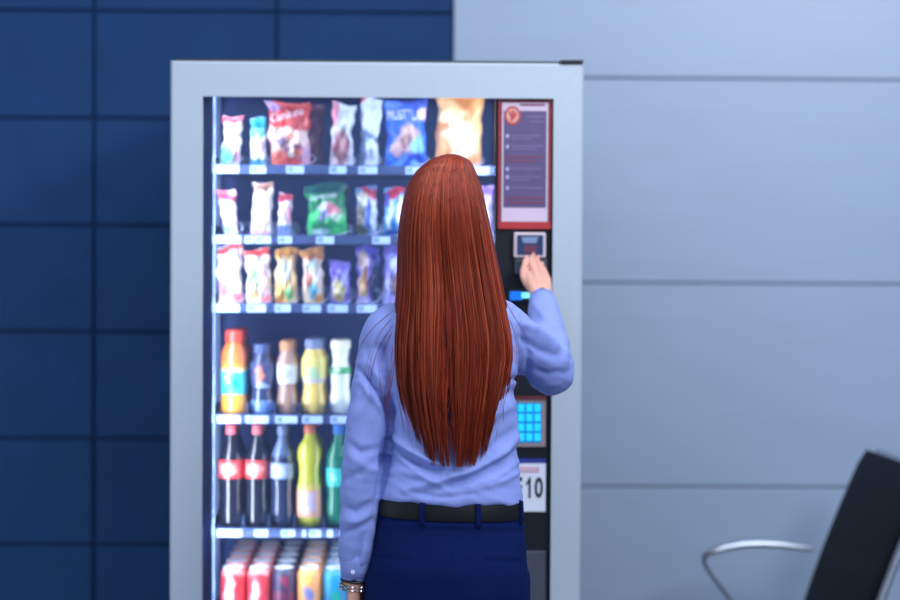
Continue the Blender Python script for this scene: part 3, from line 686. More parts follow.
can(273, 297, (52, 48, 78), [('blob', .55, .72, .12, .12, (140, 45, 75)), ('band', 0, .5, (110, 45, 75))], 'dark can with maroon emblem, front of the middle can row', 63, 4, 'dark can with maroon emblem')
can(298, 323, (238, 160, 92), [('blob', .48, .45, .13, .16, (120, 130, 180)), ('blob', .42, .78, .14, .14, (255, 190, 90)), ('band', 0, .2, (240, 150, 110))], 'orange can with blue oval in front on the can shelf', 64, 4, 'orange can with blue oval')
can(324, 349, (20, 120, 165), [('band', .5, .9, (30, 140, 190)), ('blob', .5, .35, .12, .2, (20, 165, 140))], 'teal blue can in front, beside the woman\'s wrist', 65, 4, 'teal blue can beside the wrist')

# ------------------------------------------------------------------ waiting chair
CY = 0.80
ch = empty('waiting_chair', (at(850, 600, 0.5).x, 0.5, 0), 'black leather waiting chair with leaning back and one chrome armrest, by the grey wall', 'chair')
al = math.radians(3.0); fdir = Vector((-math.cos(al), -math.sin(al), 0)); gdir = Vector((math.sin(al), -math.cos(al), 0))
top = at(862, 448, CY); low = at(806, 607, CY)
up = (low - top); 
def backpt(t, wv, off):      # t along the back from the top, wv across it, off toward the front
    s = top + up * t
    n = Vector((-up.z, 0, up.x)).normalized()
    if n.dot(fdir) < 0: n = -n
    bulge = 0.018 * math.sin(min(max(t, 0), 1.6) / 1.6 * PI)
    return s + gdir * wv + n * (off + bulge)
def slab(t0, t1, w0, w1, o0, o1, name, mat, rnd=0.02, n=18):
    rs = []
    for i in range(n + 1):
        f = i / n; t = t0 + (t1 - t0) * f
        e = 1.0 if 0 < i < n else 0.6
        mid = (o0 + o1) / 2; hw = (o1 - o0) / 2 * e; ins = 0 if e == 1 else rnd * .5
        ring = []
        for k in range(28):
            a = 2 * PI * k / 28; c, s = math.cos(a), math.sin(a)
            p = 7.0
            x = math.copysign(abs(c) ** (2 / p), c); y = math.copysign(abs(s) ** (2 / p), s)
            ring.append(backpt(t, (w0 + w1) / 2 + (w1 - w0) / 2 * x - (ins if x > 0 else -ins) * abs(x), mid + hw * y))
        rs.append(ring)
    return MB().rings(rs).build(name, mat, ch, auto=60)
slab(0, 1.72, 0.0, 0.56, -0.028, 0.0, 'backrest', M['leather'])
slab(-0.025, 1.70, 0.01, 0.55, -0.040, -0.0285, 'back_shell', M['chrome'])
mb = MB()
mb.tube([backpt(t, 0.572, -0.018) for t in np.linspace(0.02, 1.75, 14)], 0.011, 10)
mb.build('back_frame', M['chrome'], ch)
seat_z = 0.43
bx = backpt(1.72, 0, 0)
rs = []
for i, f in enumerate(np.linspace(0, 1, 14)):
    p = Vector((bx.x, CY, 0)) + fdir * (0.02 + 0.46 * f); zc_ = seat_z + 0.015 * math.cos(f * PI) - (0.05 * max(0, f - .8) / .2 if f > .8 else 0)
    e = 0.5 if i in (0, 13) else 1
    rs.append([Vector((p.x, p.y, 0)) + gdir * (0.28 + 0.28 * math.copysign(abs(math.cos(a)) ** .3, math.cos(a))) + Vector((0, 0, zc_ + 0.026 * e * math.copysign(abs(math.sin(a)) ** .5, math.sin(a)))) for a in (2 * PI * k / 28 for k in range(28))])
MB().rings(rs).build('seat', M['leather'], ch, auto=60)
arm_px = [(813, 548.5), (800, 546.5), (780, 544), (760, 543.2), (742, 544), (724, 547.3), (711, 551.5), (704.5, 556), (704, 562), (708, 570), (716, 581), (726, 594), (738, 610), (752, 632)]
pts = [at(x, y, CY - 0.02) for x, y in arm_px]
rad = [.014, .0175, .019, .019, .019, .018, .016, .012, .0095, .009, .009, .009, .009, .009]
MB().tube(pts, rad, 12, flat=0.62, up=(0, 0, 1)).build('armrest', M['chrome'], ch)
e_ = pts[-1]
MB().tube([e_ + Vector((-.006, 0, .012)), Vector((e_.x + 0.05, CY - 0.02, seat_z - 0.03)), Vector((e_.x + 0.30, CY - 0.02, seat_z - 0.045))], 0.012, 10).build('arm_support', M['chrome'], ch)
yb = CY - 0.28
MB().box(bx.x - 0.16, bx.x - 0.10, yb - 0.45, yb + 0.30, seat_z - 0.08, seat_z - 0.035).build('beam', M['chrome'], ch, smooth=False, bevel=0.006)
for yy in (yb + 0.18, yb - 0.18):
    mb = MB(); x = bx.x - 0.13
    mb.tube([(x, yy, seat_z - 0.081), (x, yy, 0.07)], 0.022, 12)
    mb.tube([(x - 0.26, yy, 0.012), (x - 0.1, yy, 0.05), (x, yy, 0.07), (x + 0.1, yy, 0.05), (x + 0.26, yy, 0.012)], [.012, .018, .022, .018, .012], 10)
    mb.build('leg', M['chrome'], ch)

# ------------------------------------------------------------------ woman
TY = -0.55
wm = empty('person', (at(450, 500, TY).x, TY, 0), 'woman with long straight auburn hair, blue shirt and navy trousers, reaching to the card reader', 'person')
def ell(c, rx, ry, n=40, p=2.2, yb_=None):
    out = []
    for k in range(n):
        a = 2 * PI * k / n; cx, sy = math.cos(a), math.sin(a)
        out.append((c[0] + rx * math.copysign(abs(cx) ** (2 / p), cx), c[1] + ry * math.copysign(abs(sy) ** (2 / p), sy), c[2]))
    return out
def ringpx(y, xl, xr, cy, ry, p=2.2, tilt=0.0):
    a, b = at(xl, y, TY), at(xr, y, TY); r = ell(((a.x + b.x) / 2, cy, (a.z + b.z) / 2), (b.x - a.x) / 2, ry, 40, p)
    return [(q[0], q[1], q[2] - tilt * (q[0] - (a.x + b.x) / 2)) for q in r]
WT = 0.026     # the waist tips down a little toward the raised arm
def smoothpts(pts, rad, m=6):
    """Catmull-Rom through joints, with radii"""
    P = [Vector(p) for p in pts]; n = len(P); oP, oR = [], []
    for i in range(n - 1):
        p0, p1, p2, p3 = P[max(i - 1, 0)], P[i], P[i + 1], P[min(i + 2, n - 1)]
        for k in range(m):
            t = k / m
            oP.append(0.5 * ((2 * p1) + (p2 - p0) * t + (2 * p0 - 5 * p1 + 4 * p2 - p3) * t * t + (3 * p1 - p0 - 3 * p2 + p3) * t ** 3)); oR.append(rad[i] * (1 - t) + rad[i + 1] * t)
    oP.append(P[-1]); oR.append(rad[-1]); return oP, oR

# joints
L_sh, L_el, L_wr = at(378, 344, -.545), at(364, 455, -.575), at(354.5, 578, -.56)
R_sh, R_el, R_wr = at(503, 330, -.54), at(553, 372, -.37), at(541.5, 296, -.135)
hipz = 0.86
# --- body
bd = MB()
hc = at(450, 215, TY); hx = hc.x - 0.006; hcz = hc.z
# head: rings from chin to crown, facing +Y
head = [(-.120, .018, .020, .060), (-.112, .036, .040, .048), (-.095, .052, .062, .030), (-.065, .062, .078, .016), (-.03, .069, .088, .006), (.01, .073, .095, 0), (.045, .073, .096, -.003), (.075, .066, .085, -.004), (.098, .048, .062, -.004), (.110, .024, .032, -.004), (.1135, .006, .008, -.004)]
yaw_h = math.radians(-12)
def hrot(x, y): return (hx + x * math.cos(yaw_h) - y * math.sin(yaw_h), TY + x * math.sin(yaw_h) + y * math.cos(yaw_h))
rs = []
for dz_, rx, ry, cy in head:
    rs.append([(*hrot(p[0], p[1]), hcz + dz_) for p in ell((0, cy - .006, 0), rx * .95, ry * .97, 40, 2.1)])
bd.rings(rs)
def hp(x, y, z): return Vector((*hrot(x, y), hcz + z))
bd.tube([hp(0, .090, .012), hp(0, .103, -.012), hp(0, .110, -.028), hp(0, .096, -.036)], [.007, .009, .012, .008], 10)      # nose
bd.tube([hp(-.024, .083, -.062), hp(0, .094, -.060), hp(.024, .083, -.062)], [.004, .008, .004], 10)                       # lips
bd.tube([hp(-.020, .082, -.069), hp(0, .093, -.070), hp(.020, .082, -.069)], [.004, .008, .004], 10)
bd.tube([hp(0, .078, -.108), hp(0, .086, -.100)], [.016, .012], 10)
for s in (-1, 1):
    bd.tube([hp(s * .065, -.002, -.035), hp(s * .069, -.008, -.012), hp(s * .069, -.012, .015), hp(s * .065, -.004, .025)], [.005, .008, .009, .005], 8)   # ears
    bd.tube([hp(s * .018, .088, .022), hp(s * .040, .083, .026), hp(s * .055, .07, .018)], [.006, .007, .005], 8)              # brow ridge
# neck, torso, pelvis
nk = at(447, 290, TY)
bd.rings([ell((nk.x, TY + .005, nk.z - .06), .062, .06), ell((nk.x, TY + .006, nk.z - .02), .052, .053), ell((hx, TY, hcz - .09), .048, .052), ell((hx, TY, hcz - .05), .046, .05)])
bd.rings([ringpx(312, 405, 490, TY + .005, .07), ringpx(330, 390, 506, TY, .088), ringpx(360, 396, 508, TY + .004, .094), ringpx(400, 398, 508, TY + .006, .094), ringpx(440, 400, 506, TY + .008, .085), ringpx(475, 396, 510, TY + .004, .088), ringpx(520, 384, 514, TY, .098), ringpx(560, 380, 518, TY - .006, .108), ringpx(620, 378, 520, TY - .004, .10)])
def limb(pts, rad, n=16, m=6): P, R = smoothpts(pts, rad, m); bd.tube(P, R, n)
cxh = at(447, 600, TY).x
for s in (-1, 1):
    limb([(cxh + s * .080, TY - .004, .86), (cxh + s * .088, TY, .70), (cxh + s * .086, TY + .008, .49), (cxh + s * .085, TY - .012, .33), (cxh + s * .084, TY - .008, .09), (cxh + s * .084, TY - .004, .05)], [.074, .068, .042, .040, .032, .034])
    limb([(cxh + s * .084, TY - .03, .045), (cxh + s * .088, TY + .06, .04), (cxh + s * .092, TY + .14, .032)], [.032, .036, .03])
limb([at(402, 338, TY), L_sh + Vector((.012, 0, -.012)), (L_sh + L_el) / 2 + Vector((.002, 0, 0)), L_el, (L_el * .6 + L_wr * .4), L_wr + Vector((0, 0, .03)), L_wr + Vector((0, 0, -.015))], [.036, .024, .021, .024, .026, .024, .0225])
limb([at(488, 336, TY), R_sh + Vector((-.008, 0, -.01)), (R_sh + R_el) / 2, R_el, (R_el * .55 + R_wr * .45), R_wr * .93 + R_el * .07, R_wr], [.036, .028, .026, .028, .026, .023, .0215])
# right hand: palm from wrist to knuckles, then four fingers and the thumb
wr = R_wr
kn = [at(528.5, 277, -.080), at(535.0, 273.5, -.072), at(541.5, 274, -.072), at(547, 278.5, -.078)]
mid_ = [at(524.6, 268.5, -.054), at(531.6, 264.5, -.044), at(538.8, 266, -.044), at(545.2, 272, -.054)]
dip = [at(524.9, 262.0, -.036), at(531.6, 258.6, -.028), at(537.8, 261, -.028), at(543.2, 267.5, -.038)]
tip = [at(526.2, 257.4, -.024), at(532.6, 255.0, -.017), at(537.4, 257.6, -.017), at(541.6, 264, -.028)]
wo = [-.010, -.003, .004, .010]
for k in range(4):
    w0 = wr + Vector((wo[k], 0, -.004))
    limb([w0, w0 * .5 + kn[k] * .5 + Vector((0, -.004, 0)), kn[k]], [.0140, .0125, .0092], 12)
    limb([kn[k] * .85 + w0 * .15, kn[k], mid_[k], dip[k], tip[k]], [.0088, .0084, .0069, .0060, .0042] if k < 3 else [.0080, .0076, .0060, .0053, .0040], 12, 5)
limb([wr + Vector((-.010, .012, .006)), at(530, 286, -.100), at(525.0, 280, -.084), at(523.0, 273.5, -.068), at(523.2, 267, -.054)], [.012, .0115, .0088, .0074, .0050], 12, 5)
# left hand hangs relaxed
lw = L_wr + Vector((0, 0, -.015))
pd = Vector((.02, .12, -1)).normalized()
lk = [lw + pd * .080 + Vector((.004, .030 - .020 * k, -.0 + .004 * abs(k - 1))) for k in range(4)]
for k in range(4):
    limb([lw + Vector((0, .010 - .007 * k, .0)), (lw + lk[k]) / 2 + Vector((-.004, 0, 0)), lk[k]], [.0150, .0135, .0100], 12)
    l = [.078, .086, .080, .062][k]
    limb([lk[k], lk[k] + pd * l * .45 + Vector((.004, .002, 0)), lk[k] + pd * l * .78 + Vector((.016, .002, 0)), lk[k] + pd * l * .95 + Vector((.028, .002, 0))], [.0098, .0078, .0070, .0050], 12, 5)
limb([lw + Vector((.004, .014, -.01)), lw + pd * .045 + Vector((.012, .046, 0)), lw + pd * .078 + Vector((.020, .056, 0)), lw + pd * .105 + Vector((.026, .054, 0))], [.014, .012, .0095, .006], 12, 5)
bm_ = remeshed(bd, 0.0025, 3, 0.4)
v = verts(bm_); col = np.tile(lin((202, 150, 134)), (len(v), 1))
def near(p, r): return smooth01(1.3 - np.linalg.norm(v - np.array(p), axis=1) / r)[:, None]
for p in tip: col = col * (1 - .45 * near(p, .012)) + lin((206, 116, 106)) * .45 * near(p, .012)
for p in kn: col = col * (1 - .25 * near(p, .012)) + lin((208, 134, 122)) * .25 * near(p, .012)
for p in (hp(0, .1, -.065), hp(-.015, .09, -.065), hp(.015, .09, -.065)): col = col * (1 - near(p, .013)) + lin((190, 80, 85)) * near(p, .013)
setcol(bm_, col)
link(bm_, 'body', M['skin'], wm, auto=0)
for s in (-1, 1):
    e = hp(s * .030, .069, .004)
    mb = MB(); nn = 16
    mb.rings([[(e.x + .0125 * math.sin(t) * math.cos(2 * PI * j / nn), e.y + .0125 * math.sin(t) * math.sin(2 * PI * j / nn), e.z + .0125 * math.cos(t)) for j in range(nn)] for t in np.linspace(.05, PI - .05, 12)])
    eo = mb.build('eye', M['eye'], wm, auto=0)
    q = hp(s * .030, .0806, .004); disc(q, .0052, .0052, q.y, q.y + .002).build('iris', M['iris'], eo)
    mb = MB().tube([hp(s * .016, .095, .024), hp(s * .035, .092, .031), hp(s * .054, .076, .023)], [.0025, .003, .0015], 8); mb.build('eyebrow', M['strap'], wm)
# finger nails on the reaching hand
for k in range(4):
    d = (tip[k] - dip[k]).normalized(); nrm = Vector((.35, -.75, .45)); nrm = (nrm - d * nrm.dot(d)).normalized()
    p = tip[k] * .75 + dip[k] * .25 + nrm * .0052
    MB().tube([p - d * .004, p, p + d * .005], [.0024, .0034, .0026], 10, flat=.25, up=nrm).build('fingernail', M['nail'], wm)

# --- shirt
sb = MB()
sb.rings([ringpx(296, 436, 462, TY + .006, .050), ringpx(303, 418, 476, TY + .004, .066), ringpx(312, 396, 498, TY, .088), ringpx(322, 385, 508, TY - .001, .100), ringpx(340, 382, 514, TY, .108), ringpx(365, 384, 516, TY + .002, .112), ringpx(400, 387, 518, TY + .003, .108),
          ringpx(430, 388, 518, TY + .003, .102), ringpx(455, 386, 517.5, TY + .001, .102), ringpx(475, 382, 519.5, TY - .001, .106), ringpx(487, 378, 522, TY - .003, .111, tilt=WT), ringpx(495.5, 376.5, 523.5, TY - .004, .112, tilt=WT), ringpx(499.5, 378, 523.5, TY - .004, .108, tilt=WT)])
def sleeve(pts, rad, n=20, m=6): P, R = smoothpts(pts, rad, m); sb.tube(P, R, n)
def lr(a, b, t): return a * (1 - t) + b * t
sleeve([at(404, 326, TY), at(388, 333, TY), L_sh + Vector((.006, 0, -.012)), lr(L_sh, L_el, .5), L_el, lr(L_el, L_wr, .35), lr(L_el, L_wr, .7), lr(L_el, L_wr, .88)],
       [.052, .053, .047, .0435, .0430, .0430, .039, .034])
sleeve([at(488, 326, TY), R_sh + Vector((-.012, 0, .004)), lr(R_sh, R_el, .45), lr(R_sh, R_el, .85), R_el + Vector((0, .012, -.002)), lr(R_el, R_wr, .25), lr(R_el, R_wr, .5), lr(R_el, R_wr, .72), lr(R_el, R_wr, .86)],
       [.060, .060, .053, .049, .048, .045, .041, .036, .031])
sm = remeshed(sb, 0.0038, 10, 0.5)
v = verts(sm)
nrm = np.empty(len(v) * 3); sm.vertices.foreach_get('normal', nrm); nrm = nrm.reshape(-1, 3)
PX, PY_ = proj(v)
FOLDS = [  # polyline in the back view, height in mm, width in px, sharp side
 ([(391, 436), (408, 449), (430, 461), (452, 468)], 5.0, 4.5), ([(393, 446), (415, 463), (445, 476)], -4.0, 5),
 ([(523, 432), (505, 452), (475, 470), (440, 482), (405, 490)], 5.0, 5.5), ([(519, 447), (500, 464), (465, 480), (425, 492)], -4.0, 5),
 ([(392, 470), (430, 478), (470, 474)], 2.5, 5), ([(524, 470), (500, 482), (470, 490)], 3.0, 5), ([(460, 462), (490, 448), (512, 430)], -2.5, 5),
 ([(400, 420), (440, 445), (480, 440)], 1.5, 8), ([(388, 400), (400, 425), (410, 440)], -2.2, 5),
 ([(388, 398), (390, 420), (389, 445), (384, 475), (379, 495)], -9.0, 3.0), ([(386, 340), (381, 358), (379, 372)], -3.0, 4), ([(498, 370), (509, 380), (523, 377)], -5.0, 3.2), ([(384, 440), (383, 462), (379, 488)], -4.0, 3.2), ([(396, 405), (401, 430), (398, 452)], 1.8, 5), ([(470, 486), (495, 478), (520, 462)], 2.2, 3.5), ([(400, 458), (425, 478), (452, 492)], 2.6, 3.5), ([(410, 492), (440, 497), (475, 494)], -1.8, 3), ([(372, 345), (378, 375), (380, 405)], 3.0, 6), ([(358, 368), (373, 386), (385, 402), (389, 420)], -7.0, 3.2), ([(360, 382), (372, 398), (384, 414)], 3.0, 3.5), ([(366, 360), (378, 378), (390, 392)], 2.5, 4),
 ([(345, 440), (360, 452), (384, 447)], -3.0, 5), ([(348, 455), (364, 466), (384, 472)], 2.2, 6), ([(343, 480), (358, 474), (380, 458)], -2.0, 5),
 ([(341, 506), (356, 512), (377, 500)], -3.2, 4.5), ([(344, 520), (357, 522), (374, 512)], 2.6, 5), ([(341, 533), (354, 530), (372, 520)], -2.4, 4), ([(362, 535), (358, 555), (352, 572)], -2.6, 3.5), ([(366, 540), (364, 556), (360, 572)], 2.2, 3.5),
 ([(350, 424), (364, 404), (378, 385)], 2.2, 6), ([(350, 400), (362, 385), (374, 365)], -1.8, 6),
 ([(515, 312), (524, 330), (530, 355), (526, 378)], -5.0, 4.5), ([(520, 322), (538, 330), (556, 345)], 4.0, 5.5), ([(522, 338), (540, 350), (562, 358)], -4.0, 5), ([(548, 322), (558, 336), (562, 352)], -4.0, 4.5),
 ([(556, 338), (564, 350), (566, 366)], 4.0, 4.5), ([(530, 368), (548, 374), (568, 372)], -3.0, 5), ([(524, 382), (540, 386), (560, 384)], 2.5, 4), ([(535, 305), (545, 318), (556, 326)], 3.0, 4.5),
 ([(500, 318), (510, 336), (514, 360), (516, 385)], 3.0, 6), ([(508, 372), (516, 392), (518, 412)], -4.0, 5), ([(496, 400), (508, 395), (519, 388)], -3.0, 5), ([(478, 420), (500, 412), (518, 404)], 2.5, 6)]
disp = np.zeros(len(v)); back = smooth01((.35 - nrm[:, 1]) / .4)
for poly, amp, wd in FOLDS:
    best = np.full(len(v), 1e9); tt = np.zeros(len(v)); L = len(poly) - 1
    for i in range(L):
        (x0, y0), (x1, y1) = poly[i], poly[i + 1]; dx, dy = x1 - x0, y1 - y0; l2 = dx * dx + dy * dy
        t = np.clip(((PX - x0) * dx + (PY_ - y0) * dy) / l2, 0, 1)
        d = np.hypot(PX - x0 - t * dx, PY_ - y0 - t * dy); m = d < best; best[m] = d[m]; tt[m] = (i + t[m]) / L
    disp += amp * .0020 * np.exp(-(best / (wd * .8)) ** 2) * (np.sin(PI * np.clip(tt, .06, .94)) ** .5)
disp *= back
x, y, z = v.T
disp += .0006 * np.sin(x * 150 + z * 110 + 3 * np.sin(z * 30)) * np.sin(z * 130 - x * 60 + 2 * np.sin(x * 40)) + .0013 * (np.sin(x * 60 + z * 45) * np.sin(z * 70 - x * 30 + y * 25) + .6 * np.sin(y * 90 + z * 55 + x * 20))
v = v + nrm * disp[:, None]
# hem settles onto the waistband with a light ripple
hemz = at(450, 496, TY).z
hm = smooth01((hemz + .03 - v[:, 2]) / .04) * (np.abs(v[:, 0] - wm.location.x) < .2) * (PX > 373)
v[:, 2] += hm * .0022 * (np.sin(v[:, 0] * 40 + 1) + .5 * np.sin(v[:, 0] * 110))
sm.vertices.foreach_set('co', v.ravel()); sm.update()
sh = link(sm, 'shirt', M['shirt'], wm, auto=0)
# cuffs and collar
def cuff(a, b, r0, r1):
    d = (b - a); pts = [a + d * t for t in (0, .1, .3, .6, .9, 1.0)]
    mb = MB().tube(pts + [b + d * -.12], [r0 * .92, r0, r0 * 1.01, (r0 + r1) / 2, r1 * 1.02, r1, r1 * .86], 26, caps=False)
    return mb
c1 = cuff(lr(L_el, L_wr, .80), lr(L_el, L_wr, 1.0), .0335, .0285); c1.build('cuff', M['shirt'], sh, auto=0)
c2 = cuff(lr(R_el, R_wr, .78), lr(R_el, R_wr, .975), .0335, .0272); c2.build('cuff', M['shirt'], sh, auto=0)
p = lr(L_el, L_wr, .93) + Vector((-.004, -.0305, 0))
disc(p, .0045, .0045, p.y - .001, p.y + .002, 14).build('cuff_button', M['button'], sh)
nkc = at(447, 296, TY)
mb = MB(); rs = []
for dz_, rr in ((-.012, .068), (.012, .064), (.022, .062), (.020, .066), (-.006, .074)):
    rs.append(ell((nkc.x, TY + .006, nkc.z + dz_), rr, rr * .98, 36, 2))
mb.rings(rs, False).build('collar', M['shirt'], sh, auto=0)

# --- trousers
tb = MB()
tb.rings([ringpx(494, 379, 521, TY - .002, .101, tilt=WT), ringpx(510, 377, 522.5, TY - .003, .104, tilt=WT), ringpx(526, 375, 524, TY - .005, .108, tilt=WT), ringpx(545, 372, 526, TY - .012, .116), ringpx(565, 369.5, 527.5, TY - .018, .122), ringpx(590, 367, 529, TY - .018, .124), ringpx(615, 366, 531, TY - .012, .118), ringpx(640, 368, 529, TY - .004, .098)])
for s in (-1, 1):
    P, R = smoothpts([(cxh + s * .082, TY - .012, .84), (cxh + s * .086, TY - .006, .74), (cxh + s * .088, TY + .002, .60), (cxh + s * .087, TY + .006, .46), (cxh + s * .086, TY - .006, .30), (cxh + s * .086, TY - .008, .085)], [.088, .086, .074, .062, .057, .050])
    tb.tube(P, R, 22)
tm = remeshed(tb, 0.005, 8, 0.5)
v = verts(tm); nrm = np.empty(len(v) * 3); tm.vertices.foreach_get('normal', nrm); nrm = nrm.reshape(-1, 3); PX, PY_ = proj(v)
d = np.zeros(len(v)); bk = nrm[:, 1] < .2
d -= .0016 * np.exp(-((PX - 450) / 2.2) ** 2) * bk * (PY_ > 528)                     # centre seam
d += .0022 * np.exp(-((PY_ - 526 - (PX - 450) * .02) / 1.6) ** 2) * bk              # waistband stitch
for x0, x1, yy, sl in ((374, 413, 557, .11), (484, 523, 561, .02)):
    m = (PX > x0) & (PX < x1) & bk; d -= .0022 * np.exp(-((PY_ - yy - (PX - x0) * sl) / 1.8) ** 2) * m
x, y, z = v.T
d += .0010 * np.sin(z * 60 + x * 25) * np.sin(x * 40 - z * 20)
v += nrm * d[:, None]; tm.vertices.foreach_set('co', v.ravel()); tm.update()
tr = link(tm, 'trousers', M['trousers'], wm, auto=0)
bz = [ringpx(y_, a, b, TY - .003, r_, tilt=WT) for y_, a, b, r_ in ((497, 377.5, 522.5, .1055), (498.5, 376.5, 523.3, .1075), (506, 376, 523.6, .1085), (513, 375.3, 524, .1095), (514.5, 376, 523.4, .1085))]
MB().rings(bz, False).build('belt', M['belt'], wm, auto=0)
cen = Vector((at(449.5, 512, TY).x, TY - .003, 0)); brx = (at(523.5, 512, TY).x - at(376, 512, TY).x) / 2
for pxl in (423, 477.5, 521):
    a = math.acos(max(-1, min(1, (at(pxl, 512, TY - .1).x - cen.x) / brx)))
    mb = MB(); rs = []
    for y_, off in ((495.5, -.001), (497, .0035), (500, .0045), (514, .0055), (518.5, .005), (521, 0)):
        zc_ = at(450, y_, TY).z - WT * brx * math.cos(a); ring = []
        for dx_, oo in ((-.0055, 0), (-.005, .002), (.005, .002), (.0055, 0), (.005, -.004), (-.005, -.004)):
            aa = a + dx_ / brx
            ring.append((cen.x + (brx + off + oo) * math.cos(aa), cen.y - (.1075 + off + oo) * abs(math.sin(aa)) ** (1 / 1.08), zc_))
        rs.append(ring)
    mb.rings(rs).build('belt_loop', M['trousers'], tr, auto=60)
for s in (-1, 1):
    mb = MB(); x = cxh + s * .088
    mb.rings([ell((x, TY + .045, 0.002), .040, .125, 28, 2.4), ell((x, TY + .045, .03), .042, .125, 28, 2.3), ell((x, TY + .03, .055), .038, .100, 28, 2.2), ell((x, TY - .01, .085), .036, .05, 28, 2.2)])
    mb.build('shoe', M['shoe'], wm)
# --- bracelets on the left wrist
wa, wb = L_wr + Vector((0, 0, -.0)), L_wr + Vector((0, 0, -.03))
ax = (L_wr - L_el).normalized()
def loop_pts(c, r, n=40): 
    u_ = Vector((1, 0, 0)); u_ = (u_ - ax * u_.dot(ax)).normalized(); w_ = ax.cross(u_)
    return [c + u_ * (r * math.cos(2 * PI * k / n)) + w_ * (r * .92 * math.sin(2 * PI * k / n)) for k in range(n + 1)]
mb = MB(); cB = L_wr + ax * .018
L_ = loop_pts(cB, .0265, 26)
for k in range(26):
    p = L_[k]; q = (p - cB).normalized(); t = ax.cross(q)
    for sx_ in (-1, 1):
        ctr = p + ax * (.0034 * sx_) + q * .0005
        mb.tube([ctr - t * .0024, ctr, ctr + t * .0024], [.0022, .0032, .0022], 8)
mb.build('wrist_bracelet', M['watch'], wm)
o = MB().tube(loop_pts(L_wr + ax * .004, .0265), .0032, 8).build('wrist_strap', M['strap'], wm)

# --- hair
HY = [(153, 447, 455), (155, 440, 462), (160, 429, 471), (170, 417, 476), (185, 408, 481.5), (200, 403.5, 485), (220, 400, 489), (240, 398, 493), (260, 397.5, 496.5), (280, 397, 500.5), (300, 396, 504.5), (320, 393, 509), (340, 391, 512.5), (360, 391, 513), (380, 392.5, 510), (400, 396, 506), (420, 401, 502), (440, 408, 496), (465, 415, 489)]
HYB = [(153, -.55, .006), (155, -.552, .035), (160, -.553, .058), (170, -.554, .082), (185, -.556, .100), (200, -.557, .110), (220, -.557, .114), (240, -.557, .112), (260, -.558, .108), (280, -.558, .110), (300, -.558, .116), (320, -.558, .122), (340, -.558, .126), (360, -.558, .128), (380, -.558, .128), (400, -.558, .126), (420, -.558, .122), (440, -.558, .118), (465, -.558, .116)]
hy = np.array([h[0] for h in HY], float)
def hair_center(py):
    xl = np.interp(py, hy, [h[1] for h in HY]); xr = np.interp(py, hy, [h[2] for h in HY])
    cy = np.interp(py, hy, [h[1] for h in HYB]); D = np.interp(py, hy, [h[2] for h in HYB])
    return xl, xr, cy, D
# world tables for speed
tab = []
for q in np.linspace(153, 465, 200):
    xl, xr, cy, D = hair_center(q); a, b = at(xl, q, -.60), at(xr, q, -.60)
    tab.append(((a.x + b.x) / 2, (b.x - a.x) / 2, (a.z + b.z) / 2, cy, D))
tab = np.array(tab); tq = np.linspace(153, 465, 200)
def hair_pos(py, phi, r):
    cx = np.interp(py, tq, tab[:, 0]); W = np.interp(py, tq, tab[:, 1]); z = np.interp(py, tq, tab[:, 2]); cy = np.interp(py, tq, tab[:, 3]); D = np.interp(py, tq, tab[:, 4])
    c, s = np.cos(phi), np.sin(phi); p = 2 / 2.25
    return np.stack([cx + W * r * np.sign(c) * np.abs(c) ** p, cy - D * r * np.sign(s) * np.abs(s) ** p, z], -1)
N = 6200; S = 26
u = rng.random(N)
phi0 = np.arccos(np.clip(1 - 2 * u, -1, 1)); mix = rng.random(N) < .45
phi0 = np.where(mix, rng.random(N) * (PI + 1.3) - .65, phi0)
ncl = 150
cl_phi = np.sort(np.concatenate([np.arccos(1 - 2 * rng.random(110)), rng.random(40) * (PI + 1.2) - .6])); 
cid = np.argmin(np.abs(phi0[:, None] + rng.normal(0, .03, N)[:, None] - cl_phi[None, :]), axis=1)
cphi = cl_phi[cid]
cl_len = rng.normal(0, 9, ncl); cl_amp = rng.normal(0, 1, ncl)
xn = np.cos(cphi)                                          # -1 left .. 1 right
hem = np.interp(xn, [-1, -.9, -.72, -.4, .1, .55, .8, .92, 1], [396, 420, 440, 449, 456, 450, 438, 414, 394]) + np.clip(cl_len[cid] * 1.9, -38, 12) - 22 * np.exp(-((xn - .0) / .045) ** 2)
endy = hem + rng.normal(0, 5, N) - np.abs(rng.normal(0, 20, N)) * (rng.random(N) < .6)
endy = np.clip(endy, 330, 463)
start = 153.1 + 5 * rng.random(N) ** 2
lay = .90 + .105 * rng.random(N) ** .6
cl_layer = rng.normal(0, .018, ncl); 
t = np.linspace(0, 1, S)
tt = t ** 1.25
PYs = start[:, None] + (endy - start)[:, None] * tt[None, :]
conv = np.clip((PYs - 300) / 150, 0, 1) ** 1.4 * .80 + np.clip((PYs - 170) / 130, 0, 1) * .20
phi = phi0[:, None] + (cphi - phi0)[:, None] * conv
ph = rng.random(N) * 6.28
phi += .010 * np.sin(PYs / 22 + ph[:, None]) * np.clip((PYs - 180) / 100, 0, 1) + (cl_amp[cid] * .035)[:, None] * np.clip((PYs - 250) / 180, 0, 1) ** 1.5
phi += (rng.normal(0, .025, N))[:, None] * np.clip((PYs - 330) / 120, 0, 1) ** 2
pg = PI / 2 + .04                                          # the hair divides low on the back
dg_ = phi - pg
phi += np.where(dg_ >= 0, 1, -1) * .03 * np.exp(-(dg_ / .10) ** 2) * np.clip((PYs - 345) / 70, 0, 1)
R_ = lay[:, None] * (1 + cl_layer[cid][:, None] * np.clip((PYs - 200) / 80, 0, 1)) + .012 * np.sin(PYs / 37 + ph[:, None] * .3 + cphi[:, None] * 9) * np.clip((PYs - 220) / 120, 0, 1)
P = hair_pos(PYs, phi, R_)
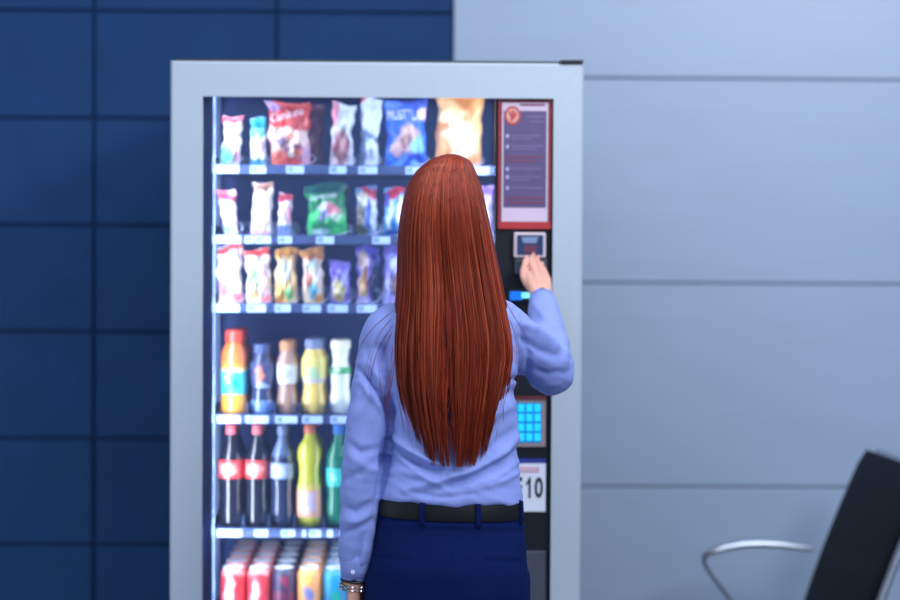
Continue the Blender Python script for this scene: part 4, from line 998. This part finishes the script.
# crown whorl: strands start along a short parting, shifted toward the right
def strand_mesh(P, rad, name):
    N, S, _ = P.shape
    T = np.gradient(P, axis=1); T /= np.linalg.norm(T, axis=2, keepdims=True) + 1e-9
    A = np.cross(T, np.array([.0, 1.0, .05])); A /= np.linalg.norm(A, axis=2, keepdims=True) + 1e-9
    B = np.cross(T, A)
    V = np.empty((N, S, 3, 3))
    for k in range(3):
        a = 2 * PI * k / 3 + PI / 2
        V[:, :, k] = P + rad[..., None] * (math.cos(a) * A + math.sin(a) * B)
    nv = N * S * 3
    idx = np.arange(nv).reshape(N, S, 3)
    q = []
    for k in range(3):
        k2 = (k + 1) % 3
        q.append(np.stack([idx[:, :-1, k], idx[:, :-1, k2], idx[:, 1:, k2], idx[:, 1:, k]], -1).reshape(-1, 4))
    q = np.concatenate(q)
    me = bpy.data.meshes.new(name)
    me.vertices.add(nv); me.vertices.foreach_set('co', V.reshape(-1))
    me.loops.add(q.size); me.loops.foreach_set('vertex_index', q.reshape(-1).astype(np.int32))
    me.polygons.add(len(q)); me.polygons.foreach_set('loop_start', np.arange(0, q.size, 4, dtype=np.int32))
    me.update(calc_edges=True); me.validate(); return me
rad = (.00062 + .0005 * rng.random(N))[:, None] * np.clip(np.minimum(t * 12 + .35, (1 - t) * 5 + .18), 0, 1)[None, :]
# loose flyaway strands at the left sleeve and the right side
fly = []
for pts in ([(392, 318), (378, 335), (366, 360), (357, 392)], [(393, 325), (380, 345), (371, 372), (370, 400)], [(392, 332), (384, 352), (378, 380), (382, 410)], [(393, 345), (390, 368), (386, 395), (389, 420)],
            [(394, 310), (372, 330), (358, 352), (346, 385)], [(510, 320), (518, 345), (519, 372), (515, 402)], [(505, 300), (514, 318), (522, 332), (527, 345)], [(395, 360), (392, 385), (387, 408), (391, 425)], [(396, 350), (390, 378), (388, 405), (393, 432)], [(398, 372), (403, 400), (408, 424), (414, 446)], [(397, 362), (397, 390), (401, 415), (405, 436)], [(506, 380), (503, 402), (498, 424), (496, 442)], [(508, 366), (507, 390), (503, 410), (503, 428)]):
    for _ in range(2):
        o_ = rng.normal(0, 1.6, 2); W3 = [at(a + o_[0] * i * .6, b + o_[1] * i, -.672 + .004 * i) for i, (a, b) in enumerate(pts)]
        Q, _r = smoothpts(W3, [1] * 4, 9); fly.append([tuple(p) for p in Q][:S] if len(Q) >= S else [tuple(p) for p in Q] + [tuple(Q[-1])] * (S - len(Q)))
FP = np.array(fly)
P_all = np.concatenate([P, FP]); rad_all = np.concatenate([rad, np.full((len(FP), S), .00040) * np.clip((1 - t) * 4 + .3, 0, 1)])
hm_ = strand_mesh(P_all, rad_all, 'hair')
base = np.array([lin((125, 43, 25)), lin((146, 57, 33)), lin((96, 31, 19)), lin((176, 85, 54)), lin((110, 37, 22))])
pick = rng.choice(5, len(P_all), p=[.34, .26, .17, .07, .16]); sc_ = base[pick]
clc = 1 + rng.normal(0, .11, ncl)
sc_[:N] *= np.clip(clc[cid], .6, 1.5)[:, None]
sc_ *= (1 + rng.normal(0, .08, len(P_all)))[:, None]
setcol(hm_, np.repeat(np.clip(sc_, 0, 1), S * 3, axis=0))
ho = link(hm_, 'hair', M['hair'], wm, auto=0)
# the mass of hair under the surface strands
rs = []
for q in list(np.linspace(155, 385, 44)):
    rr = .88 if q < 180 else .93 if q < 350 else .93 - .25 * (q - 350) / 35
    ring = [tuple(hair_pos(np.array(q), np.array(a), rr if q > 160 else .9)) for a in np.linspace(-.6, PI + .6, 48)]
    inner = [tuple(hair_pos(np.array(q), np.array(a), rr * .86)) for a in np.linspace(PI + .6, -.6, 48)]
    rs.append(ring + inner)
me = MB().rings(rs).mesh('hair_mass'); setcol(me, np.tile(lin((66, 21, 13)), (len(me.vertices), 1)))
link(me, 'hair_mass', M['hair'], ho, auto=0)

rs = [[tuple(hair_pos(np.array(q), np.array(a), .965 if math.sin(a) < -.3 else .925)) for a in np.linspace(0, 2 * PI, 64, endpoint=False)] for q in np.linspace(154.5, 184, 14)]
me = MB().rings(rs).mesh('hair_cap'); setcol(me, np.tile(lin((98, 35, 22)), (len(me.vertices), 1)))
link(me, 'hair_cap', M['hair'], ho, auto=0)

# ------------------------------------------------------------------ light
def area(name, loc, look, sx, sy, power, col):
    l = bpy.data.lights.new(name, 'AREA'); l.shape = 'RECTANGLE'; l.size = sx; l.size_y = sy; l.energy = power; l.color = col
    o = bpy.data.objects.new(name, l); C.objects.link(o); o.location = loc
    o.rotation_euler = (Vector(look) - Vector(loc)).to_track_quat('-Z', 'Y').to_euler(); return o
area('ceiling_light', (0.6, -1.2, 3.35), (0.5, -1.0, 0), 3.2, 2.2, 90, (0.86, 0.92, 1.0))
area('key_light', (2.1, -3.3, 3.2), (0.2, 0.0, 1.3), 1.2, 1.0, 104, (0.92, 0.95, 1.0))
for xx, s in ((LX0 + 0.03, 1), (LX1 - 0.03, -1)):
    area('machine_light', (xx, 0.075, 1.25), (xx + s * 0.25, 0.34, 1.25), 0.03, 1.3, 6.2 if s > 0 else 3.6, (0.84, 0.91, 1.0))
area('machine_light', ((LX0 + LX1) / 2, 0.08, OT + 0.03), ((LX0 + LX1) / 2, 0.3, 1.2), 0.6, 0.03, 0.9, (0.84, 0.91, 1.0))
area('fill_light', (-2.9, -0.9, 1.0), (-1.1, 1.15, 0.7), 1.4, 1.6, 34, (0.84, 0.92, 1.0))
area('front_light', (-2.2, -4.6, 1.0), (-0.5, 0.2, 0.9), 2.4, 1.6, 12, (0.84, 0.92, 1.0))
area('machine_light', ((LX0 + LX1) / 2, 0.12, SZ[4] - 0.035), ((LX0 + LX1) / 2, 0.34, SZ[5]), 0.6, 0.02, 1.1, (0.84, 0.91, 1.0))  # extra unseen light added below the shelf to brighten the can lids
w_ = bpy.data.worlds.new('world'); sc.world = w_; w_.use_nodes = True
bg = w_.node_tree.nodes['Background']; bg.inputs['Color'].default_value = (0.55, 0.70, 1.0, 1); bg.inputs['Strength'].default_value = 0.34
